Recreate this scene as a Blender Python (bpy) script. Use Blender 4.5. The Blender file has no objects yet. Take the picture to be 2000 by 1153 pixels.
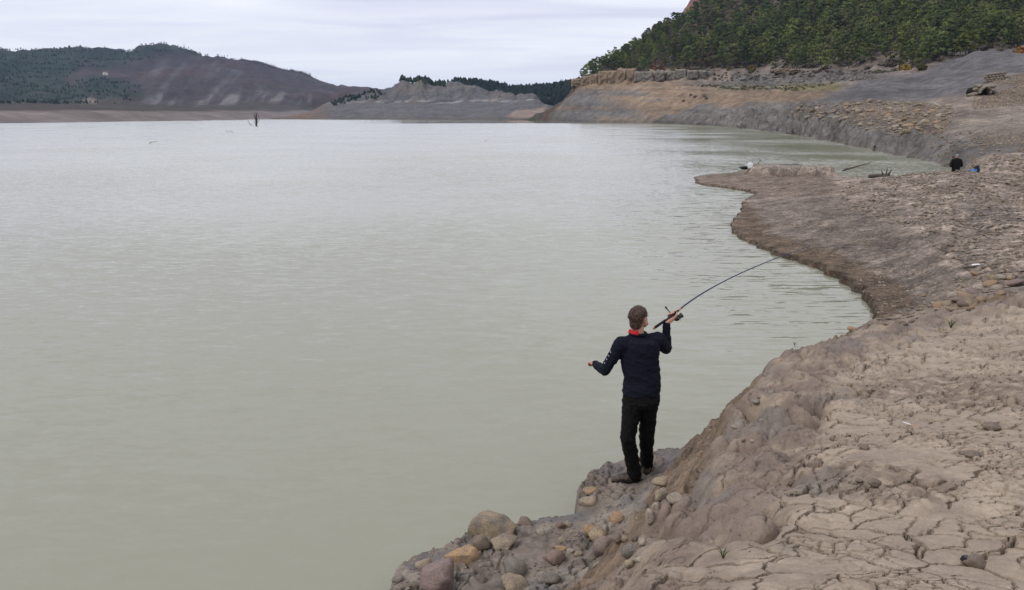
import bpy, bmesh, math, random
import numpy as np
from mathutils import Vector, Matrix

S = bpy.context.scene
C = S.collection
random.seed(7)
RNG = np.random.default_rng(11)

# ------------------------------------------------------------------ camera, world, sun, exposure
F = 1600.0; PW, PH = 2000.0, 1153.0
PITCH = math.radians(12.29)
ZC = 3.8
cam = bpy.data.cameras.new('camera'); camo = bpy.data.objects.new('camera', cam); C.objects.link(camo)
cam.sensor_width = 36.0; cam.lens = 36.0 * F / PW
cam.clip_start = 0.05; cam.clip_end = 20000
camo.location = (0, 0, ZC); camo.rotation_euler = (math.radians(90) - PITCH, 0, 0)
S.camera = camo

SUN_EL, SUN_AZ = math.radians(48), math.radians(-115)      # sun veiled by cloud, behind to the left
world = bpy.data.worlds.new('World'); S.world = world; world.use_nodes = True
nt = world.node_tree; nt.nodes.clear()
def N(t, typ, **kw):
    n = t.nodes.new(typ)
    for k, v in kw.items():
        if k.startswith('i_'):
            key = k[2:]
            n.inputs[int(key) if key.isdigit() else key].default_value = v
        else: setattr(n, k, v)
    return n
def LK(t, a, b): t.links.new(a, b)
out = N(nt, 'ShaderNodeOutputWorld'); bgn = N(nt, 'ShaderNodeBackground')
sky = N(nt, 'ShaderNodeTexSky', sky_type='NISHITA', sun_disc=False, sun_elevation=SUN_EL, sun_rotation=math.radians(180) - SUN_AZ)
skm = N(nt, 'ShaderNodeVectorMath', operation='SCALE'); skm.inputs['Scale'].default_value = 0.09
LK(nt, sky.outputs[0], skm.inputs[0])
tc = N(nt, 'ShaderNodeTexCoord'); sep = N(nt, 'ShaderNodeSeparateXYZ'); LK(nt, tc.outputs['Generated'], sep.inputs[0])
zz = N(nt, 'ShaderNodeMath', operation='MAXIMUM'); zz.inputs[1].default_value = 0.0; LK(nt, sep.outputs[2], zz.inputs[0])
za = N(nt, 'ShaderNodeMath', operation='ADD'); za.inputs[1].default_value = 0.055; LK(nt, zz.outputs[0], za.inputs[0])
dx = N(nt, 'ShaderNodeMath', operation='DIVIDE'); LK(nt, sep.outputs[0], dx.inputs[0]); LK(nt, za.outputs[0], dx.inputs[1])
dy = N(nt, 'ShaderNodeMath', operation='DIVIDE'); LK(nt, sep.outputs[1], dy.inputs[0]); LK(nt, za.outputs[0], dy.inputs[1])
cmb = N(nt, 'ShaderNodeCombineXYZ'); LK(nt, dx.outputs[0], cmb.inputs[0]); LK(nt, dy.outputs[0], cmb.inputs[1])
mp = N(nt, 'ShaderNodeMapping'); mp.inputs['Rotation'].default_value = (0, 0, 0.25); mp.inputs['Scale'].default_value = (0.42, 0.8, 1)
LK(nt, cmb.outputs[0], mp.inputs[0])
cn = N(nt, 'ShaderNodeTexNoise', i_Scale=1.0, i_Detail=6.0, i_Roughness=0.5, i_Distortion=0.5); LK(nt, mp.outputs[0], cn.inputs['Vector'])
cr = N(nt, 'ShaderNodeValToRGB'); LK(nt, cn.outputs['Fac'], cr.inputs[0])
cr.color_ramp.elements[0].position = 0.33; cr.color_ramp.elements[0].color = (0.71, 0.715, 0.87, 1)
cr.color_ramp.elements[1].position = 0.62; cr.color_ramp.elements[1].color = (0.94, 0.96, 1.04, 1)
# cloud deck thins to pale white towards the horizon
hz = N(nt, 'ShaderNodeMapRange', i_1=0.015, i_2=0.11); LK(nt, zz.outputs[0], hz.inputs[0])
hm = N(nt, 'ShaderNodeMix', data_type='RGBA'); LK(nt, hz.outputs[0], hm.inputs[0])
hm.inputs[6].default_value = (0.90, 0.93, 1.0, 1); LK(nt, cr.outputs[0], hm.inputs[7])
mx = N(nt, 'ShaderNodeMix', data_type='RGBA'); mx.inputs[0].default_value = 0.95
LK(nt, skm.outputs[0], mx.inputs[6]); LK(nt, hm.outputs[2], mx.inputs[7])
LK(nt, mx.outputs[2], bgn.inputs[0]); bgn.inputs[1].default_value = 1.07
LK(nt, bgn.outputs[0], out.inputs[0])

sun = bpy.data.lights.new('sun', 'SUN'); sun.energy = 1.3; sun.angle = math.radians(18); sun.color = (1.0, 0.965, 0.91)
suno = bpy.data.objects.new('sun', sun); C.objects.link(suno)
suno.rotation_euler = Vector((-math.sin(SUN_AZ) * math.cos(SUN_EL), -math.cos(SUN_AZ) * math.cos(SUN_EL), -math.sin(SUN_EL))).to_track_quat('-Z', 'Y').to_euler()
S.view_settings.view_transform = 'Standard'; S.view_settings.look = 'None'
S.view_settings.exposure = 0.0; S.view_settings.gamma = 1.0
S.cycles.max_bounces = 6; S.cycles.volume_bounces = 0
S.cycles.use_denoising = True

# ------------------------------------------------------------------ camera-independent helpers
sp, cp = math.sin(PITCH), math.cos(PITCH)
def ray(u, v):
    """direction through a measured point of the photograph, normalised to horizontal length 1"""
    a = (u - 1000.0) / F; b = (576.5 - v) / F
    d = np.array([a, cp + b * sp, -sp + b * cp]); return d / math.hypot(d[0], d[1])
def AZ(u, v=400):
    d = ray(u, v); return math.atan2(d[0], d[1])
def atz(u, v, z):
    d = ray(u, v); t = (z - ZC) / d[2]; return np.array([d[0] * t, d[1] * t, z])
def atd(u, v, d):
    r = ray(u, v); return np.array([r[0] * d, r[1] * d, ZC + r[2] * d])
def aty(u, v, y):
    r = ray(u, v); t = y / r[1]; return np.array([r[0] * t, y, ZC + r[2] * t])
def zat(u, v, d): return ZC + ray(u, v)[2] * d
def project(x, y, z):
    zc = z - ZC; dep = y * cp - zc * sp; up = y * sp + zc * cp
    dep = np.where(np.abs(dep) < 1e-6, 1e-6, dep)
    return 1000 + F * x / dep, 576.5 - F * up / dep

def _h(ix, iy, s):
    n = (ix.astype(np.int64) * 374761393 + iy.astype(np.int64) * 668265263 + s * 1274126177) & 0xffffffff
    n = ((n ^ (n >> 13)) * 1274126177) & 0xffffffff
    n = ((n ^ (n >> 16)) * 2246822519) & 0xffffffff
    return ((n ^ (n >> 15)) & 0xffffff) / float(0x1000000)
def gn(x, y, s=0):
    x = np.asarray(x, float); y = np.asarray(y, float)
    ix = np.floor(x); iy = np.floor(y); fx = x - ix; fy = y - iy
    ux = fx * fx * fx * (fx * (fx * 6 - 15) + 10); uy = fy * fy * fy * (fy * (fy * 6 - 15) + 10)
    def g(a, b):
        t = _h(ix + a, iy + b, s) * 2 * np.pi
        return np.cos(t) * (fx - a) + np.sin(t) * (fy - b)
    n00, n10, n01, n11 = g(0, 0), g(1, 0), g(0, 1), g(1, 1)
    return (n00 * (1 - ux) + n10 * ux) * (1 - uy) + (n01 * (1 - ux) + n11 * ux) * uy
def fbm(x, y, s=0, o=4, l=2.03, g=0.5):
    r = 0; a = 1.0; t = 0
    for k in range(o):
        r = r + a * gn(x, y, s + 31 * k); x = x * l; y = y * l; a *= g
    return r * 1.4
def voro(x, y, s=0, jit=0.9):
    ix = np.floor(x); iy = np.floor(y)
    best = np.full(x.shape, 1e9); bx = np.zeros_like(x); by = np.zeros_like(x); cid = np.zeros(x.shape, np.int64)
    pts = []
    for a in (-1, 0, 1):
        for b in (-1, 0, 1):
            cx, cy = ix + a, iy + b
            px = cx + 0.5 + (_h(cx, cy, s) - 0.5) * jit; py = cy + 0.5 + (_h(cx, cy, s + 77) - 0.5) * jit
            d = (px - x) ** 2 + (py - y) ** 2
            m = d < best
            best = np.where(m, d, best); bx = np.where(m, px, bx); by = np.where(m, py, by)
            cid = np.where(m, (cx.astype(np.int64) + 50000) * 100003 + cy.astype(np.int64) + 50000, cid)
            pts.append((px, py))
    e = np.full(x.shape, 1e9)
    for px, py in pts:
        ddx, ddy = px - bx, py - by; L = np.sqrt(ddx * ddx + ddy * ddy)
        ok = L > 1e-6
        dd = np.where(ok, (((px + bx) / 2 - x) * ddx + ((py + by) / 2 - y) * ddy) / np.where(ok, L, 1), 1e9)
        e = np.minimum(e, dd)
    return np.sqrt(best), np.maximum(e, 0), cid
def ss(a, b, x):
    t = np.clip((x - a) / (b - a), 0, 1); return t * t * (3 - 2 * t)
def mixc(c, d, w): return c * (1 - w[..., None]) + np.asarray(d, float) * w[..., None]
def sdpoly(x, y, P):
    """signed distance to polygon, positive inside"""
    d2 = np.full(x.shape, 1e18); ins = np.zeros(x.shape, bool); n = len(P)
    for i in range(n):
        ax, ay = P[i]; bx, by = P[(i + 1) % n]
        ex, ey = bx - ax, by - ay; L = ex * ex + ey * ey + 1e-12
        t = np.clip(((x - ax) * ex + (y - ay) * ey) / L, 0, 1)
        q = (x - ax - t * ex) ** 2 + (y - ay - t * ey) ** 2
        d2 = np.minimum(d2, q)
        if ay != by:
            c = ((ay > y) != (by > y)) & (x < (bx - ax) * (y - ay) / (by - ay) + ax)
            ins ^= c
    d = np.sqrt(d2); return np.where(ins, d, -d)
class TPS:
    def __init__(s, pts, vals):
        s.p = np.array(pts, float); n = len(s.p); K = s.k(s.p, s.p) + np.eye(n) * 1e-3
        A = np.zeros((n + 3, n + 3)); A[:n, :n] = K; A[:n, n] = 1; A[:n, n + 1:] = s.p; A[n, :n] = 1; A[n + 1:, :n] = s.p.T
        s.w = np.linalg.solve(A, np.r_[vals, 0, 0, 0])
    @staticmethod
    def k(a, b):
        r2 = ((a[:, None] - b[None]) ** 2).sum(-1) + 1e-12; return 0.5 * r2 * np.log(r2)
    def __call__(s, x, y):
        r = s.w[-3] + s.w[-2] * x + s.w[-1] * y
        for (a, b), w in zip(s.p, s.w):
            r2 = (x - a) ** 2 + (y - b) ** 2 + 1e-12; r = r + w * 0.5 * r2 * np.log(r2)
        return r

# ------------------------------------------------------------------ materials
def newmat(name):
    m = bpy.data.materials.new(name); m.use_nodes = True
    return m, m.node_tree, m.node_tree.nodes['Principled BSDF']
def earth(name, scales, amp=(0.82, 1.15), bump=((8, 0.03), (45, 0.008)), rough=0.92, spec=0.25, stretch=(1, 1, 1)):
    """vertex colour (what the soil is) x several sizes of grain, with fine relief"""
    m, t, b = newmat(name)
    at = N(t, 'ShaderNodeAttribute', attribute_name='Col'); tc = N(t, 'ShaderNodeTexCoord')
    mp = N(t, 'ShaderNodeMapping'); mp.inputs['Scale'].default_value = stretch; LK(t, tc.outputs['Object'], mp.inputs[0])
    col = at.outputs['Color']
    for sc in scales:
        n = N(t, 'ShaderNodeTexNoise', i_Scale=sc, i_Detail=5.0, i_Roughness=0.6); LK(t, mp.outputs[0], n.inputs['Vector'])
        r = N(t, 'ShaderNodeMapRange', i_1=0.3, i_2=0.7, i_3=amp[0], i_4=amp[1]); LK(t, n.outputs['Fac'], r.inputs[0])
        s = N(t, 'ShaderNodeVectorMath', operation='SCALE'); LK(t, col, s.inputs[0]); LK(t, r.outputs[0], s.inputs['Scale'])
        col = s.outputs[0]
    LK(t, col, b.inputs['Base Color'])
    prev = None
    for sc, dist in bump:
        n = N(t, 'ShaderNodeTexNoise', i_Scale=sc, i_Detail=6.0, i_Roughness=0.62); LK(t, mp.outputs[0], n.inputs['Vector'])
        bn = N(t, 'ShaderNodeBump', i_Distance=dist, i_Strength=1.0); LK(t, n.outputs['Fac'], bn.inputs['Height'])
        if prev: LK(t, prev, bn.inputs['Normal'])
        prev = bn.outputs['Normal']
    if prev: LK(t, prev, b.inputs['Normal'])
    b.inputs['Roughness'].default_value = rough; b.inputs['Specular IOR Level'].default_value = spec
    return m
def solid(name, col, rough=0.6, spec=0.4, var=0.0, scale=20.0, bump=0.0, metal=0.0, col2=None):
    m, t, b = newmat(name)
    b.inputs['Roughness'].default_value = rough; b.inputs['Specular IOR Level'].default_value = spec; b.inputs['Metallic'].default_value = metal
    b.inputs['Base Color'].default_value = (*col, 1)
    if var or bump:
        tc = N(t, 'ShaderNodeTexCoord')
        n = N(t, 'ShaderNodeTexNoise', i_Scale=scale, i_Detail=5.0, i_Roughness=0.6); LK(t, tc.outputs['Object'], n.inputs['Vector'])
        r = N(t, 'ShaderNodeValToRGB'); LK(t, n.outputs['Fac'], r.inputs[0])
        r.color_ramp.elements[0].position = 0.3; r.color_ramp.elements[1].position = 0.7
        a = col2 or tuple(c * (1 + var) for c in col)
        r.color_ramp.elements[0].color = (*[c * (1 - var) for c in col], 1); r.color_ramp.elements[1].color = (*a, 1)
        LK(t, r.outputs[0], b.inputs['Base Color'])
        if bump:
            bn = N(t, 'ShaderNodeBump', i_Distance=bump, i_Strength=1.0); LK(t, n.outputs['Fac'], bn.inputs['Height']); LK(t, bn.outputs[0], b.inputs['Normal'])
    return m
def leafmat(name, c0, c1, scale=0.6, trans=0.25):
    m, t, b = newmat(name)
    oi = N(t, 'ShaderNodeObjectInfo'); tc = N(t, 'ShaderNodeTexCoord')
    n = N(t, 'ShaderNodeTexNoise', i_Scale=scale, i_Detail=3.0); LK(t, tc.outputs['Object'], n.inputs['Vector'])
    r = N(t, 'ShaderNodeValToRGB'); LK(t, n.outputs['Fac'], r.inputs[0])
    r.color_ramp.elements[0].position = 0.35; r.color_ramp.elements[0].color = (*c0, 1)
    r.color_ramp.elements[1].position = 0.65; r.color_ramp.elements[1].color = (*c1, 1)
    mr = N(t, 'ShaderNodeMapRange', i_3=0.6, i_4=1.5); LK(t, oi.outputs['Random'], mr.inputs[0])
    s = N(t, 'ShaderNodeVectorMath', operation='SCALE'); LK(t, r.outputs[0], s.inputs[0]); LK(t, mr.outputs[0], s.inputs['Scale'])
    LK(t, s.outputs[0], b.inputs['Base Color']); b.inputs['Roughness'].default_value = 0.8; b.inputs['Specular IOR Level'].default_value = 0.2
    return m

# ------------------------------------------------------------------ object helpers
def tag(o, label=None, cat=None, group=None, kind=None):
    for k, v in (('label', label), ('category', cat), ('group', group), ('kind', kind)):
        if v: o[k] = v
    return o
def link(name, me, mat=None, parent=None, loc=None):
    o = bpy.data.objects.new(name, me); C.objects.link(o)
    if mat is not None and me is not None and not me.materials: me.materials.append(mat)
    if parent: o.parent = parent
    if loc is not None: o.location = loc
    return o
def empty(name, loc, rz=0.0):
    o = bpy.data.objects.new(name, None); C.objects.link(o); o.location = loc; o.rotation_euler = (0, 0, rz); return o
def arrays_mesh(name, V, Q, smooth=True, cols=None, normals=None):
    """fast mesh from numpy vertices and quads/triangles"""
    V = np.asarray(V, np.float32); Q = np.asarray(Q, np.int32)
    me = bpy.data.meshes.new(name); n = Q.shape[1]
    me.vertices.add(len(V)); me.vertices.foreach_set('co', V.ravel())
    me.loops.add(Q.size); me.loops.foreach_set('vertex_index', Q.ravel())
    me.polygons.add(len(Q)); me.polygons.foreach_set('loop_start', np.arange(0, Q.size, n, dtype=np.int32))
    me.polygons.foreach_set('use_smooth', np.full(len(Q), smooth))
    me.update(calc_edges=True)
    if cols is not None:
        a = me.color_attributes.new('Col', 'FLOAT_COLOR', 'POINT')
        a.data.foreach_set('color', np.c_[cols, np.ones(len(cols))].astype(np.float32).ravel())
    if normals is not None: me.normals_split_custom_set_from_vertices(np.asarray(normals, np.float32))
    return me
def grid_quads(nr, nc):
    i = np.arange(nr * nc).reshape(nr, nc)
    return np.stack([i[:-1, :-1], i[:-1, 1:], i[1:, 1:], i[1:, :-1]], -1).reshape(-1, 4)
def grid_normals(P):
    a = np.gradient(P, axis=1); b = np.gradient(P, axis=0); n = np.cross(a, b)
    n /= np.linalg.norm(n, axis=-1, keepdims=True) + 1e-12
    n *= np.sign(n[..., 2:3] + 1e-9); return n
def sub_mesh(name, V, Q, mask, cols, normals):
    q = Q[mask]; u, inv = np.unique(q, return_inverse=True)
    return arrays_mesh(name, V[u], inv.reshape(q.shape), True, cols[u], normals[u])
def tube_arrays(pts, rad, n=8):
    pts = np.array(pts, float); rad = np.broadcast_to(np.asarray(rad, float), (len(pts),))
    V, Fc = [], []; up = np.array([0.13, 0.21, 0.97])
    for i, p in enumerate(pts):
        d = pts[min(i + 1, len(pts) - 1)] - pts[max(i - 1, 0)]; d /= np.linalg.norm(d) + 1e-12
        if abs(d @ up) > 0.95: up = np.array([1.0, 0.1, 0.0])
        a = np.cross(d, up); a /= np.linalg.norm(a); b = np.cross(d, a)
        for k in range(n):
            t = 2 * math.pi * k / n; V.append(p + rad[i] * (a * math.cos(t) + b * math.sin(t)))
    for i in range(len(pts) - 1):
        for k in range(n): Fc.append((i * n + k, i * n + (k + 1) % n, (i + 1) * n + (k + 1) % n, (i + 1) * n + k))
    Fc.append(tuple(range(n))[::-1]); Fc.append(tuple(range((len(pts) - 1) * n, len(pts) * n)))
    return V, Fc
class MB:
    def __init__(s): s.v = []; s.f = []
    def add(s, V, Fc):
        o = len(s.v); s.v += [tuple(map(float, p)) for p in V]; s.f += [tuple(i + o for i in f) for f in Fc]; return s
    def tube(s, pts, rad, n=8): return s.add(*tube_arrays(pts, rad, n))
    def ball(s, c, r, nu=14, nv=9, M=None):
        r = np.broadcast_to(np.asarray(r, float), (3,)); V = [(0, 0, -1)]
        for j in range(1, nv):
            t = math.pi * j / nv - math.pi / 2
            for i in range(nu): V.append((math.cos(t) * math.cos(2 * math.pi * i / nu), math.cos(t) * math.sin(2 * math.pi * i / nu), math.sin(t)))
        V.append((0, 0, 1)); V = np.array(V) * r
        if M is not None: V = V @ np.asarray(M)
        Fc = [(0, 1 + (i + 1) % nu, 1 + i) for i in range(nu)]
        for j in range(nv - 2):
            for i in range(nu): Fc.append((1 + j * nu + i, 1 + j * nu + (i + 1) % nu, 1 + (j + 1) * nu + (i + 1) % nu, 1 + (j + 1) * nu + i))
        L = len(V) - 1; Fc += [(L, 1 + (nv - 2) * nu + i, 1 + (nv - 2) * nu + (i + 1) % nu) for i in range(nu)]
        return s.add(V + np.asarray(c, float), Fc)
    def cone(s, a, b, ra, rb, n=14):
        """rounded tapered limb"""
        s.ball(a, ra, n); s.ball(b, rb, n); return s.tube([a, b], [ra, rb], n)
    def chain(s, pts, rads, n=14):
        for i in range(len(pts) - 1): s.cone(pts[i], pts[i + 1], rads[i], rads[i + 1], n)
        return s
    def loft(s, rings):
        """rings: (centre, right vector, forward vector)"""
        n = 20; V = []
        for c, a, b in rings:
            for k in range(n):
                t = 2 * math.pi * k / n; V.append(np.asarray(c) + np.asarray(a) * math.cos(t) + np.asarray(b) * math.sin(t))
        Fc = []
        for i in range(len(rings) - 1):
            for k in range(n): Fc.append((i * n + k, i * n + (k + 1) % n, (i + 1) * n + (k + 1) % n, (i + 1) * n + k))
        Fc.append(tuple(range(n))[::-1]); Fc.append(tuple(range((len(rings) - 1) * n, len(rings) * n)))
        return s.add(V, Fc)
    def box(s, c, h, M=None):
        V = np.array([(x, y, z) for x in (-1, 1) for y in (-1, 1) for z in (-1, 1)], float) * np.asarray(h, float)
        if M is not None: V = V @ np.asarray(M)
        return s.add(V + np.asarray(c, float), [(0, 1, 3, 2), (4, 6, 7, 5), (0, 4, 5, 1), (2, 3, 7, 6), (0, 2, 6, 4), (1, 5, 7, 3)])
    def mesh(s, name, smooth=True, origin=None):
        me = bpy.data.meshes.new(name); V = np.array(s.v)
        if origin is not None: V = V - np.asarray(origin)
        me.from_pydata([tuple(p) for p in V], [], s.f); me.update()
        if smooth: me.polygons.foreach_set('use_smooth', np.ones(len(me.polygons), bool))
        return me
    def build(s, name, mat, parent=None, origin=None, smooth=True, loc=None):
        return link(name, s.mesh(name, smooth, origin), mat, parent, loc)
def remeshed(mb, name, voxel, smooth=4, wob=None, origin=None):
    """one continuous skin over overlapping limbs"""
    me = mb.mesh('tmp'); o = link('tmp', me)
    r = o.modifiers.new('r', 'REMESH'); r.mode = 'VOXEL'; r.voxel_size = voxel
    if smooth:
        k = o.modifiers.new('s', 'SMOOTH'); k.factor = 0.5; k.iterations = smooth
    dg = bpy.context.evaluated_depsgraph_get(); ev = o.evaluated_get(dg)
    m2 = bpy.data.meshes.new_from_object(ev); m2.name = name
    bpy.data.objects.remove(o); bpy.data.meshes.remove(me)
    n = len(m2.vertices); co = np.empty(n * 3, np.float32); m2.vertices.foreach_get('co', co); co = co.reshape(-1, 3).astype(float)
    if wob is not None:
        no = np.empty(n * 3, np.float32); m2.vertex_normals.foreach_get('vector', no); no = no.reshape(-1, 3)
        co = co + no * wob(co)[:, None]
    if origin is not None: co = co - np.asarray(origin)
    m2.vertices.foreach_set('co', co.astype(np.float32).ravel())
    m2.polygons.foreach_set('use_smooth', np.ones(len(m2.polygons), bool)); m2.update()
    return m2

# ------------------------------------------------------------------ lie of the land: the near shore
def W(pts, z): return [tuple(atz(u, v, z)[:2]) for u, v in pts]
RIM = W([(1085, 1240), (1165, 1160), (1235, 1105)], 1.5) + W([(1300, 1025), (1372, 950), (1405, 890), (1425, 835), (1452, 792), (1472, 752), (1508, 706), (1545, 676), (1572, 664)], 1.42) \
    + W([(1618, 662), (1650, 654)], 1.28) + W([(1690, 644), (1745, 636), (1810, 618), (1870, 600), (1940, 585), (2010, 566), (2150, 540)], 1.0)
PLATEAU = RIM + [(14, 12), (14, -6), (-1.2, -6), (-0.6, 1.0)]
def ud(u, d): a = AZ(u); return (math.sin(a) * d, math.cos(a) * d)
LEDGE = W([(660, 1300), (735, 1160), (768, 1092), (795, 1074), (850, 1062), (895, 1050), (925, 1040), (990, 1022), (1050, 1010), (1104, 1004), (1112, 965), (1130, 928), (1160, 908), (1212, 899), (1262, 880), (1300, 873), (1372, 873)], 0.22)
BASE = [tuple(np.array(atz(u, v, 0.2)[:2])) for u, v in [(1410, 848), (1450, 805), (1500, 742), (1560, 706), (1620, 690), (1690, 650)]]
COVE = W([(1698, 628), (1690, 592), (1665, 566), (1640, 550), (1600, 528), (1560, 512), (1520, 499), (1500, 492), (1470, 478), (1440, 464), (1422, 447), (1424, 432), (1441, 416), (1443, 398), (1462, 386), (1474, 379), (1455, 373), (1420, 367), (1370, 361), (1350, 355), (1346, 347), (1372, 341), (1420, 335), (1455, 330)], 0.06) \
    + W([(1480, 321), (1540, 318), (1600, 321), (1622, 335), (1650, 347), (1690, 350), (1730, 345)], 0.02) + [ud(1765, 54), ud(1800, 55), ud(1835, 54)]
FARSHORE = [ud(*q) for q in [(1838, 62), (1830, 66), (1790, 77), (1750, 88), (1690, 101), (1640, 113), (1580, 142), (1545, 158), (1528, 178), (1450, 272), (1380, 360), (1290, 452), (1200, 530), (1100, 640), (1040, 745), (1012, 860), (1000, 1000), (940, 1200), (900, 1500), (2700, 1500), (2900, 60)]]
LAND = [(-2.6, -6), (-2.6, 2)] + LEDGE + BASE + COVE + FARSHORE + [(60, -6)]

PT = TPS(*zip(*[(tuple(atz(u, v, z)[:2]), z) for u, v, z in [
    (1600, 1150, 2.12), (2000, 1150, 2.12), (1330, 1150, 1.95), (1250, 1095, 1.62), (1500, 950, 1.74), (1400, 1010, 1.68), (1440, 850, 1.48), (1480, 760, 1.43),
    (1700, 900, 1.9), (2000, 900, 1.95), (1560, 690, 1.4), (1700, 720, 1.46), (2000, 750, 1.62), (1655, 657, 1.24), (1800, 650, 1.1), (2000, 640, 1.25),
    (2000, 580, 1.08), (1840, 604, 0.92), (1730, 643, 1.05), (1150, 1180, 1.7)]]))
LT = TPS(*zip(*[(tuple(atz(u, v, z)[:2]), z) for u, v, z in [
    (1243, 938, 0.35), (1225, 950, .35), (1262, 925, .35), (1130, 940, .27), (1000, 1060, .33), (800, 1100, .27), (1200, 1050, .44), (1260, 1080, .58), (1300, 960, .5), (1340, 890, .34), (900, 1150, .38), (1100, 1150, .58), (1000, 1150, .45)]]))
ND = [9, 16, 22, 30, 38, 43, 47, 51]
NZ = {1300: [.3, .3, .3, .25, .2, .2, .2, .2], 1340: [.3, .3, .3, .25, .2, .2, .22, .22], 1450: [.3, .28, .24, .22, .26, .25, .28, .3], 1600: [.35, .3, .34, .45, .6, .62, .5, .3],
      1700: [.4, .4, .5, .66, .82, .88, .66, .3], 1750: [.5, .45, .6, .82, 1.05, 1.13, .6, .12], 1868: [.85, .78, .9, 1.1, 1.32, 1.42, .3, .12], 2000: [1.1, 1.0, 1.05, 1.15, 1.28, 1.34, .5, .4], 2300: [1.3, 1.15, 1.2, 1.25, 1.3, 1.3, .6, .7]}
FV = {2300: [(58, 305), (72, 272), (95, 235), (130, 195), (180, 150), (260, 120), (360, 100), (480, 110), (600, 85), (720, 30), (850, -70), (1000, -170), (1300, -250)],
      2000: [(56, 312), (66, 285), (80, 266), (95, 246), (112, 222), (140, 200), (165, 168), (190, 150), (260, 132), (350, 110), (420, 112), (600, 100), (720, 45), (850, -60), (1000, -160), (1300, -240)],
      1920: [(56, 308), (70, 285), (84, 268), (95, 250), (115, 226), (140, 205), (165, 182), (190, 168), (260, 138), (340, 106), (400, 108), (600, 100), (720, 50), (850, -50), (1000, -150), (1300, -230)],
      1870: [(55, 330), (70, 295), (80, 280), (95, 257), (120, 220), (145, 200), (180, 186), (260, 148), (340, 112), (400, 112), (600, 105), (720, 55), (850, -45), (1000, -145), (1300, -225)],
      1830: [(66, 322), (72, 300), (80, 290), (95, 262), (130, 220), (180, 192), (260, 158), (360, 128), (480, 126), (600, 116), (720, 60), (850, -40), (1000, -140), (1300, -220)],
      1750: [(70, 318), (86, 303), (92, 280), (110, 256), (130, 235), (180, 202), (260, 174), (360, 150), (480, 146), (600, 133), (720, 65), (850, -30), (1000, -130), (1300, -210)],
      1650: [(70, 310), (108, 288), (116, 258), (130, 243), (180, 204), (260, 188), (360, 174), (480, 157), (600, 146), (720, 80), (850, -10), (1000, -110), (1300, -200)],
      1550: [(120, 290), (155, 268), (163, 238), (185, 220), (260, 206), (360, 191), (480, 168), (590, 150), (650, 136), (720, 95), (850, 10), (1000, -80), (1300, -180)],
      1450: [(200, 262), (272, 250), (285, 228), (330, 216), (400, 205), (480, 192), (600, 168), (690, 154), (700, 142), (730, 133), (850, 48), (1000, -50), (1200, -120)],
      1350: [(300, 252), (372, 244), (385, 232), (420, 224), (480, 207), (600, 178), (690, 160), (700, 142), (735, 135), (850, 68), (940, 20), (960, -20), (1100, -30)],
      1300: [(300, 252), (432, 242), (445, 233), (480, 222), (560, 198), (640, 176), (700, 160), (708, 141), (740, 132), (850, 70), (930, 48), (960, 42), (1100, 60)],
      1250: [(300, 254), (475, 241), (490, 235), (540, 218), (620, 190), (700, 163), (708, 145), (740, 136), (850, 88), (905, 76), (1000, 90), (1200, 150)],
      1200: [(400, 246), (530, 240), (550, 232), (600, 214), (660, 190), (715, 166), (722, 149), (750, 140), (820, 114), (860, 110), (950, 130), (1200, 190)],
      1150: [(500, 244), (580, 239.5), (600, 231), (650, 210), (700, 186), (735, 170), (742, 158), (760, 152), (800, 150), (900, 175), (1200, 215)],
      1120: [(500, 244), (615, 238.5), (640, 230), (680, 212), (720, 192), (745, 178), (752, 170), (775, 168), (830, 190), (1000, 225), (1200, 232)],
      1080: [(500, 244), (670, 237.5), (690, 231), (720, 219), (760, 205), (790, 203), (850, 215), (1000, 230), (1200, 233)],
      1040: [(600, 243), (745, 236), (765, 231), (800, 222), (840, 221), (900, 229), (1200, 234)],
      1000: [(600, 242), (900, 236), (1000, 234), (1300, 233)], 900: [(600, 245), (1300, 236)]}
LND = np.linspace(math.log(8.5), math.log(1320), 700)
_us = sorted(FV); _tab = []
_nu = sorted(NZ)
for u in _us:
    nz = [np.interp(u, _nu, [NZ[k][i] for k in _nu]) for i in range(len(ND))]
    dd = list(ND) + [q[0] for q in FV[u] if q[0] > 52]; zv = nz + [zat(u, q[1], q[0]) for q in FV[u] if q[0] > 52]
    z = np.interp(LND, np.log(dd), zv)
    for _ in range(2): z[1:-1] = z[1:-1] * .5 + (z[:-2] + z[2:]) * .25
    _tab.append(z)
_tab = np.array(_tab); _az = np.array([AZ(u) for u in _us])
def colprofile(x, y):
    a = np.arctan2(x, y); l = np.log(np.hypot(x, y) + 1e-9)
    i = np.clip(np.searchsorted(_az, a) - 1, 0, len(_az) - 2); t = np.clip((a - _az[i]) / (_az[i + 1] - _az[i]), 0, 1)
    s = np.clip((l - LND[0]) / (LND[1] - LND[0]), 0, len(LND) - 1.001); j = s.astype(int); s = s - j
    A = _tab[i, j] * (1 - s) + _tab[i, j + 1] * s; B = _tab[i + 1, j] * (1 - s) + _tab[i + 1, j + 1] * s
    return A * (1 - t) + B * t
MOUND = atd(1542, 330, 54)
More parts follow.
